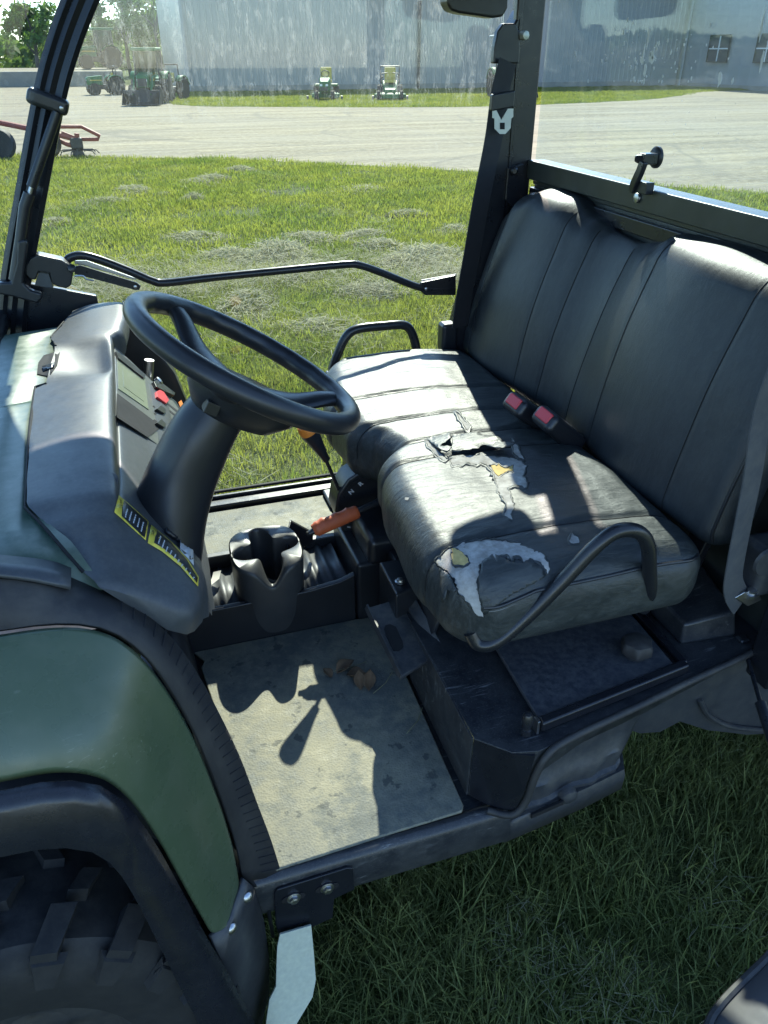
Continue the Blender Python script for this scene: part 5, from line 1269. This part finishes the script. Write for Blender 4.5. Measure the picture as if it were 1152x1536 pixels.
part('roof', loft([[V(33.3, 13.5, 5.15), V(40, 13.5, 6.8), V(46.5, 13.5, 5.15)], [V(33.3, 47, 5.15), V(40, 47, 6.8), V(46.5, 47, 5.15)]]), 'barn_roof', wing, solid=.12)
part('downpipe', tube([V(33.55, 45.2, 0), V(33.55, 45.2, 5.1)], .06, 8), 'wing_steel', wing)
part('base_trim', box(33.55, 33.66, 14, 45.4, 0, .22), 'concrete', wing)
for quad in (((1068, 54), (1097, 54), (1090, 92), (1062, 92)), ((1140, 52), (1172, 52), (1165, 93), (1133, 93))):
    pts = [P(x, y, x=33.60) for x, y in quad]; ya, yb = max(p.y for p in pts[:1]), min(p.y for p in pts[1:2]); za, zb = min(p.z for p in pts), max(p.z for p in pts)
    wn_ = part('window', box(33.58, 33.66, yb, ya, za, zb), 'window_dark', wing, smooth=False)
    t_ = .05
    part('frame', join(box(33.53, 33.60, yb - t_, ya + t_, zb, zb + t_), box(33.53, 33.60, yb - t_, ya + t_, za - t_, za), box(33.53, 33.60, yb - t_, yb, za, zb), box(33.53, 33.60, ya, ya + t_, za, zb)), 'machine_dark', wn_)
    part('glazing_bar', join(box(33.545, 33.585, (ya + yb) / 2 - .03, (ya + yb) / 2 + .03, za, zb), box(33.55, 33.582, yb, ya, (za + zb) / 2 - .03, (za + zb) / 2 + .03)), 'white_paint', wn_)

# ------------------------------------------------------------------ machines in the yard
def local(vf, T): return [T @ Vector(p) for p in vf[0]], vf[1]
def wheel_parts(root, T, c, R, wd, rimmat='machine_yellow'):
    prof = [(-wd / 2, R * .6), (-wd * .5, R * .9), (-wd * .3, R), (wd * .3, R), (wd * .5, R * .9), (wd / 2, R * .6)]
    w_ = part('wheel', local(lathe((c[0], c[1], R if len(c) < 3 else c[2]), (0, 1, 0), [(-wd * .42, R * .1), (-wd * .40, R * .6), (wd * .40, R * .6), (wd * .42, R * .1)], 20), T), rimmat, root)
    vf = [lathe((c[0], c[1], R if len(c) < 3 else c[2]), (0, 1, 0), prof, 26)]
    cz = R if len(c) < 3 else c[2]
    for k in range(16):
        a = 2 * pi * k / 16
        for sd in (-1, 1): vf.append(obox((c[0] + R * .99 * cos(a + sd * .06), c[1] + sd * wd * .24, cz + R * .99 * sin(a + sd * .06)), (cos(a), 0, sin(a)), V(-sin(a) * .5 * sd, .86, cos(a) * .5 * sd), V(-sin(a), -.0, cos(a)), R * .09, wd * .46, R * .10))
    part('tyre', local(join(*vf), T), 'tyre', w_, angle=35)
def tractor(label, loc, yaw, s=1.0, cab=True, loader=True, group='green tractors in the yard'):
    "nose along local -x... built 3 m long, 2.4 m high at s = 1"
    root = thing('tractor', label, 'tractor', loc, group); T = Matrix.Translation(Vector(loc)) @ Matrix.Rotation(yaw, 4, 'Z') @ Matrix.Scale(s, 4)
    pt = lambda n_, vf, m, par=None, **k: part(n_, local(vf, T), m, par or root, **k)
    pt('hood', loft([[V(-1.55, -.28, .75), V(-1.55, -.24, 1.15), V(-1.55, .24, 1.15), V(-1.55, .28, .75)], [V(-1.45, -.32, .72), V(-1.40, -.28, 1.28), V(-1.40, .28, 1.28), V(-1.45, .32, .72)], [V(-.3, -.34, .72), V(-.3, -.32, 1.38), V(-.3, .32, 1.38), V(-.3, .34, .72)]], caps=True), 'machine_green', bevel=.04)
    pt('grille', box(-1.575, -1.55, -.22, .22, .78, 1.12), 'machine_dark'); pt('stripe', box(-1.3, -.4, -.345, -.33, 1.0, 1.08), 'machine_yellow')
    for sd in (-1, 1): pt('headlight', box(-1.57, -1.54, sd * .18 - .06, sd * .18 + .06, 1.0, 1.1), 'white_paint')
    pt('chassis', box(-1.5, .9, -.22, .22, .4, .75), 'machine_dark', bevel=.03)
    for sd in (-1, 1):
        wheel_parts(root, T, (-1.05, sd * .62), .42, .28); wheel_parts(root, T, (.62, sd * .72), .66, .40)
        pt('fender', loft([[V(.62 + .74 * cos(a), sd * y, .66 + .74 * sin(a)) for a in [radians(15 + 130 * k / 9) for k in range(10)]] for y in (.50, .92)]), 'machine_green', solid=.03)
    if cab:
        for sx, sy in ((-.22, -1), (-.22, 1), (.85, -1), (.85, 1)): pt('cab_post', tube([V(sx, sy * .58, .95), V(sx * .9 + .05, sy * .52, 2.25)], .04, 8), 'machine_dark')
        pt('cab_roof', box(-.4, 1.0, -.62, .62, 2.25, 2.40), 'machine_green', bevel=.05)
        pt('cab_glass', join(box(-.21, -.19, -.54, .54, 1.35, 2.24)), 'cab_glass', smooth=False); pt('cab_glass', box(.84, .86, -.54, .54, 1.2, 2.24), 'cab_glass', smooth=False)
        for sd in (-1, 1): pt('cab_glass', box(-.18, .83, sd * .55 - .01, sd * .55 + .01, 1.1, 2.24), 'cab_glass', smooth=False)
        pt('cab_floor', box(-.25, .9, -.58, .58, .75, .98), 'machine_dark')
    else:
        for sd in (-1, 1): pt('roll_bar_post', tube([V(.75, sd * .45, .9), V(.78, sd * .45, 2.0)], .04, 8), 'machine_dark')
        pt('roll_bar', tube([V(.78, -.45, 2.0), V(.78, .45, 2.0)], .04, 8), 'machine_dark')
    pt('seat', join(box(.15, .55, -.25, .25, .98, 1.12), box(.50, .60, -.25, .25, 1.1, 1.55)), 'machine_yellow', bevel=.04)
    pt('steering_wheel', tube([V(-.05 + .05 * cos(a), .18 * sin(a), 1.38 + .16 * cos(a)) for a in [2 * pi * k / 16 for k in range(16)]], .018, 6, closed=True), 'machine_dark')
    if loader:
        for sd in (-1, 1): pt('loader_arm', tube([V(-.15, sd * .42, 1.25), V(-1.2, sd * .42, 1.15), V(-1.95, sd * .42, .45)], .055, 8), 'machine_green')
        pt('bucket', loft([[V(-1.95, y, .65), V(-1.88, y, .15), V(-2.0, y, .05), V(-2.55, y, .05)] for y in (-.85, .85)]), 'machine_dark', solid=.03)
        for sd in (-1, 1): pt('bucket_side', prism([V(-1.95, sd * .85, .65), V(-1.88, sd * .85, .15), V(-2.0, sd * .85, .05), V(-2.55, sd * .85, .05)], (0, .03 * sd, 0)), 'machine_dark')
    return root
gz = P(228, 155, z=0)
tractor('dark cab tractor with its loader bucket lowered facing the lawn, beside the barn corner', (gz.x, gz.y, 0), radians(75), .80)
g2 = P(180, 140, z=0)
tractor('small open green tractor parked in front of the low concrete ramp', (g2.x - .6, g2.y - 1.5, 0), radians(12), .60, cab=False, loader=False)
tractor('large green cab tractor standing on top of the concrete ramp', (P(150, 105, y=64).x + .2, 64, .82), radians(8), 1.0)
g4 = P(262, 152, z=0)
tractor('green tractor half hidden behind the dark cab tractor at the barn corner', (g4.x - .1, g4.y + 1.2, 0), radians(60), .66, cab=False)
g5 = P(762, 146, z=0)
tractor('green tractor with pale sunshade parked at the barn beside the cab pillar', (g5.x, g5.y, 0), radians(80), .85, cab=False)
sh = thing('sunshade', 'pale flat sunshade standing over the tractor behind the cab pillar', 'sunshade', (g5.x, g5.y, 0))
part('canopy', box(g5.x - .8, g5.x + .8, g5.y - .7, g5.y + .7, 2.35, 2.42), 'white_paint', sh, bevel=.03)
for sd in (-1, 1): part('post', tube([V(g5.x + sd * .5, g5.y + .5, .0), V(g5.x + sd * .5, g5.y + .3, 2.36)], .03, 8), 'machine_dark', sh)
rp = thing('concrete_ramp', 'low concrete ramp wall below the large tractor', 'ramp', (-2, 57, 0))
part('wall', box(-14, 1.5, 56.6, 57, 0, .80), 'concrete', rp, bevel=.03)
part('deck', prism([V(-14, 57, .80), V(1.5, 57, .80), V(1.5, 70, .82), V(-14, 70, .82)], (0, 0, -.8)), 'gravel', rp)

def mower(px, py, label, zero_turn):
    p = P(px, py, z=0); root = thing('riding_mower', label, 'riding mower', p, 'riding mowers in front of the barn'); T = Matrix.Translation(p) @ Matrix.Rotation(radians(72), 4, 'Z')
    pt = lambda n_, vf, m, par=None, **k: part(n_, local(vf, T), m, par or root, **k)
    for sd in (-1, 1): wheel_parts(root, T, (.55, sd * .42), .28, .24); wheel_parts(root, T, (-.75, sd * (.34 if not zero_turn else .48)), .19, .15)
    pt('mower_deck', loft([[V(-.5 + .42 * cos(a) * k, .68 * sin(a) * k, z) for a in [2 * pi * i / 20 for i in range(20)]] for k, z in ((1, .10), (1, .24), (.8, .30), (.1, .31))], closed=True, caps=True) if zero_turn else loft([[V(-.05 + .36 * cos(a) * k, .60 * sin(a) * k, z) for a in [2 * pi * i / 20 for i in range(20)]] for k, z in ((1, .10), (1, .24), (.8, .30), (.1, .31))], closed=True, caps=True), 'machine_green')
    for sd in (-1, 1): pt('deck_wheel', lathe((-.75, sd * .72, .1), (0, 1, 0), [(-.04, .02), (-.04, .1), (.04, .1), (.04, .02)], 12), 'machine_dark')
    if zero_turn:
        pt('body', loft([[V(-.7, -.25, .30), V(-.7, .25, .30), V(-.7, .22, .42), V(-.7, -.22, .42)], [V(.8, -.35, .30), V(.8, .35, .30), V(.8, .33, .72), V(.8, -.33, .72)]], closed=True, caps=True), 'machine_green', bevel=.03)
        for sd in (-1, 1):
            pt('control_lever', tube([V(-.05, sd * .36, .6), V(-.15, sd * .34, 1.0), V(-.15, sd * .1, 1.02)], .02, 8), 'machine_dark'); pt('arm_rest', box(.1, .45, sd * .34 - .05, sd * .34 + .05, .82, .9), 'machine_dark', bevel=.02)
        pt('roll_bar', tube([V(.7, -.4, .6), V(.72, -.4, 1.25), V(.72, .4, 1.25), V(.7, .4, .6)], .03, 8), 'machine_dark')
        sx = .25
    else:
        pt('body', loft([[V(-.95, -.2, .35), V(-.95, .2, .35), V(-.93, .18, .72), V(-.93, -.18, .72)], [V(-.15, -.26, .33), V(-.15, .26, .33), V(-.15, .24, .86), V(-.15, -.24, .86)]], closed=True, caps=True), 'machine_green', bevel=.06, seg=3)
        pt('rear_fender', box(.15, .9, -.5, .5, .50, .60), 'machine_green', bevel=.04)
        pt('steering_wheel', tube([V(-.02 + .06 * cos(a), .17 * sin(a), .98 + .12 * cos(a)) for a in [2 * pi * k / 16 for k in range(16)]], .018, 6, closed=True), 'machine_dark')
        for sd in (-1, 1): pt('headlight', box(-.965, -.94, sd * .12 - .05, sd * .12 + .05, .55, .63), 'white_paint')
        pt('hood_grille', box(-.962, -.945, -.16, .16, .38, .52), 'machine_dark')
        sx = .42
    pt('seat', join(box(sx - .2, sx + .22, -.25, .25, .64, .76)), 'machine_yellow', bevel=.04); pt('seat_back', box(sx + .18, sx + .30, -.24, .24, .74, 1.22), 'machine_yellow', bevel=.05, seg=3)
mower(489, 150, 'riding mower with rounded green hood and yellow seat before the barn', False)
mower(585, 150, 'wide zero turn mower with yellow seat and roll bar before the barn', True)

# red hay tedder at the lawn's edge
hr = P(112, 236, z=0); hk = thing('hay_tedder', 'rusty red hay tedder with a frame tongue at the edge of the lawn', 'hay tedder', hr)
H_ = lambda px, py, dy=0: P(px, py, y=hr.y + dy)
part('tongue', tube([H_(60, 190), H_(122, 190), H_(150, 204), H_(147, 209), H_(118, 209), H_(92, 199)], .035, 8), 'red_iron', hk)
part('frame_bar', tube([H_(-30, 178, .3), H_(80, 200), H_(118, 210)], .05, 8), 'red_iron', hk)
part('post', tube([H_(116, 212), H_(115, 200)], .045, 8), 'red_iron', hk)
part('frame_bar', tube([H_(60, 196, .3), H_(100, 216), H_(122, 222)], .045, 8), 'red_iron', hk)
part('gearbox', obox(H_(115, 215), (1, 0, 0), (0, 1, 0), (0, 0, 1), .22, .2, .2), 'machine_dark', hk, bevel=.03)
part('hub', lathe(H_(116, 222), (0, 0, -1), [(0, .08), (.15, .12), (.3, .1)], 14), 'machine_dark', hk)
for k in range(10):
    a = 2 * pi * k / 10; b0 = H_(116, 224); b1 = b0 + V(cos(a) * .34, sin(a) * .34, -.02); part('tine', tube([b0, b1, V(b1.x + cos(a) * .05, b1.y + sin(a) * .05, .06)], .010, 5), 'machine_dark', hk)
for px, py in ((74, 234), (6, 236)):
    c = H_(px, py); R_ = .27; w_ = part('wheel', lathe((c.x, c.y, R_), (.25, 1, 0), [(-.05, .03), (-.05, R_ * .6), (.05, R_ * .6), (.05, .03)], 18), 'zinc', hk); part('tyre', lathe((c.x, c.y, R_), (.25, 1, 0), [(-.09, R_ * .6), (-.09, R_ * .9), (0, R_), (.09, R_ * .9), (.09, R_ * .6)], 24), 'tyre', w_)

# ------------------------------------------------------------------ trees
def leaves_mesh(cx, rad, n, size, seed, shape):
    rnd = random.Random(seed); vv, ff, tone = [], [], []; cl = []
    for _ in range(int(26 * shape)):
        a, e_ = rnd.uniform(0, 2 * pi), rnd.uniform(-.7, 1.4); k = rnd.uniform(.45, 1.0); cl.append((Vector(cx) + V(cos(a) * cos(e_) * rad.x, sin(a) * cos(e_) * rad.y, sin(e_) * rad.z) * k, rnd.uniform(.18, .36) * rad.x))
    for _ in range(n):
        c, r = rnd.choice(cl); d = V(rnd.gauss(0, 1), rnd.gauss(0, 1), rnd.gauss(0, .8)) * r * .55; p = c + d; s = size * rnd.uniform(.6, 1.3)
        u = V(rnd.uniform(-1, 1), rnd.uniform(-1, 1), rnd.uniform(-1, 1)).normalized(); v_ = u.orthogonal().normalized(); k = len(vv); vv += [p - u * s, p + v_ * s * .5, p + u * s, p - v_ * s * .5]; ff.append((k, k + 1, k + 2, k + 3)); t = rnd.random(); tone += [t] * 4
    return vv, ff, tone
def limbs(base, h, r, n, seed, spread=.5, up=.5, twigs=4):
    rnd = random.Random(seed); base = Vector(base); path = [base + V(rnd.gauss(0, .012) * h * i, rnd.gauss(0, .012) * h * i, h * i / 6) for i in range(7)]
    vf = [tube(path, [r * (1 - .14 * i) for i in range(7)], 8)]; tips = []
    for k in range(n):
        t = rnd.uniform(.25, .98); i = min(5, int(t * 6)); p = path[i].lerp(path[i + 1], t * 6 - i); a = rnd.uniform(0, 2 * pi); L_ = h * spread * (1.15 - t) * rnd.uniform(.6, 1.1)
        q = p + V(cos(a) * L_, sin(a) * L_, L_ * up * rnd.uniform(.8, 1.8)); m = p.lerp(q, .5) + V(0, 0, -.06 * L_); vf.append(tube([p, m, q], [r * .34 * (1.1 - t), r * .2 * (1.1 - t), r * .05], 5)); tips.append(q)
        for _ in range(twigs):
            u = rnd.uniform(.3, 1); s = p.lerp(q, u); e_ = s + V(rnd.gauss(0, .3), rnd.gauss(0, .3), rnd.uniform(.1, .6)) * L_ * .5; vf.append(tube([s, e_], [r * .07, r * .02], 4, caps=False))
    return join(*vf)
def tree(label, px, y, h, r, crown, n, seed, size=.22, spread=.42, group='trees behind the yard', dens=1.0):
    b = P(px, 100, y=y); b.z = 0; root = thing('tree', label, 'tree', b, group)
    part('trunk', limbs(b, h, r, 26, seed, spread, .7), 'bark', root)
    if crown:
        vv, ff, tone = leaves_mesh(b + V(0, 0, h * .62), V(*crown), n, size, seed + 1, dens)
        o = mesh_obj('crown', vv, ff, M['foliage'], root, smooth=False, recalc=False); o.data.attributes.new('tone', 'FLOAT', 'POINT').data.foreach_set('value', tone)
tree('broad young green tree behind the large tractor', 195, 78, 7.2, .18, (2.6, 2.6, 3.2), 5200, 3)
tree('low green tree beside the broad one behind the ramp', 140, 90, 3.6, .15, (2.6, 2.4, 1.4), 1800, 5)
tree('bare spring tree with two thin trunks beside the barn corner', 243, 70, 9.5, .14, (1.4, 1.4, 3.5), 260, 7, .14, .35)
tree('bare leaning tree closest to the barn corner', 262, 72, 9.0, .13, (1.3, 1.3, 3.0), 420, 9, .14, .35)
tree('sparse leafing shrubby tree low beside the barn corner', 268, 76, 5.5, .10, (1.8, 1.8, 2.2), 1500, 11, .16)
tree('dark green tree seen through the windscreen', 58, 84, 5.6, .2, (2.4, 2.4, 2.2), 3200, 13)
tree('small bushy tree behind the green tractor in the yard', 226, 82, 4.2, .12, (2.2, 2.0, 1.7), 2600, 15)
# a far belt of woodland closes the horizon
rnd = random.Random(31); vv, ff, tone = [], [], []
for k in range(26000):
    x = rnd.uniform(-120, 140); hgt = 3.6 + 1.6 * noise.noise(V(x * .07, 0, 4)) + 1.5 * noise.noise(V(x * .3, 0, 9)); z = hgt * rnd.random() ** .7; p = V(x, 118 + rnd.uniform(-5, 5) + .05 * x, z); s = rnd.uniform(.35, .8)
    u = V(rnd.uniform(-1, 1), rnd.uniform(-1, 1), rnd.uniform(-1, 1)).normalized(); w_ = u.orthogonal().normalized(); q = len(vv); vv += [p - u * s, p + w_ * s * .6, p + u * s, p - w_ * s * .6]; ff.append((q, q + 1, q + 2, q + 3)); t = rnd.random(); tone += [t] * 4
wd_ = mesh_obj('woodland', vv, ff, M['foliage'], None, smooth=False, recalc=False); wd_.data.attributes.new('tone', 'FLOAT', 'POINT').data.foreach_set('value', tone)
wd_['kind'] = 'stuff'; wd_['label'] = 'far belt of green woodland behind the farm yard'; wd_['category'] = 'woodland'
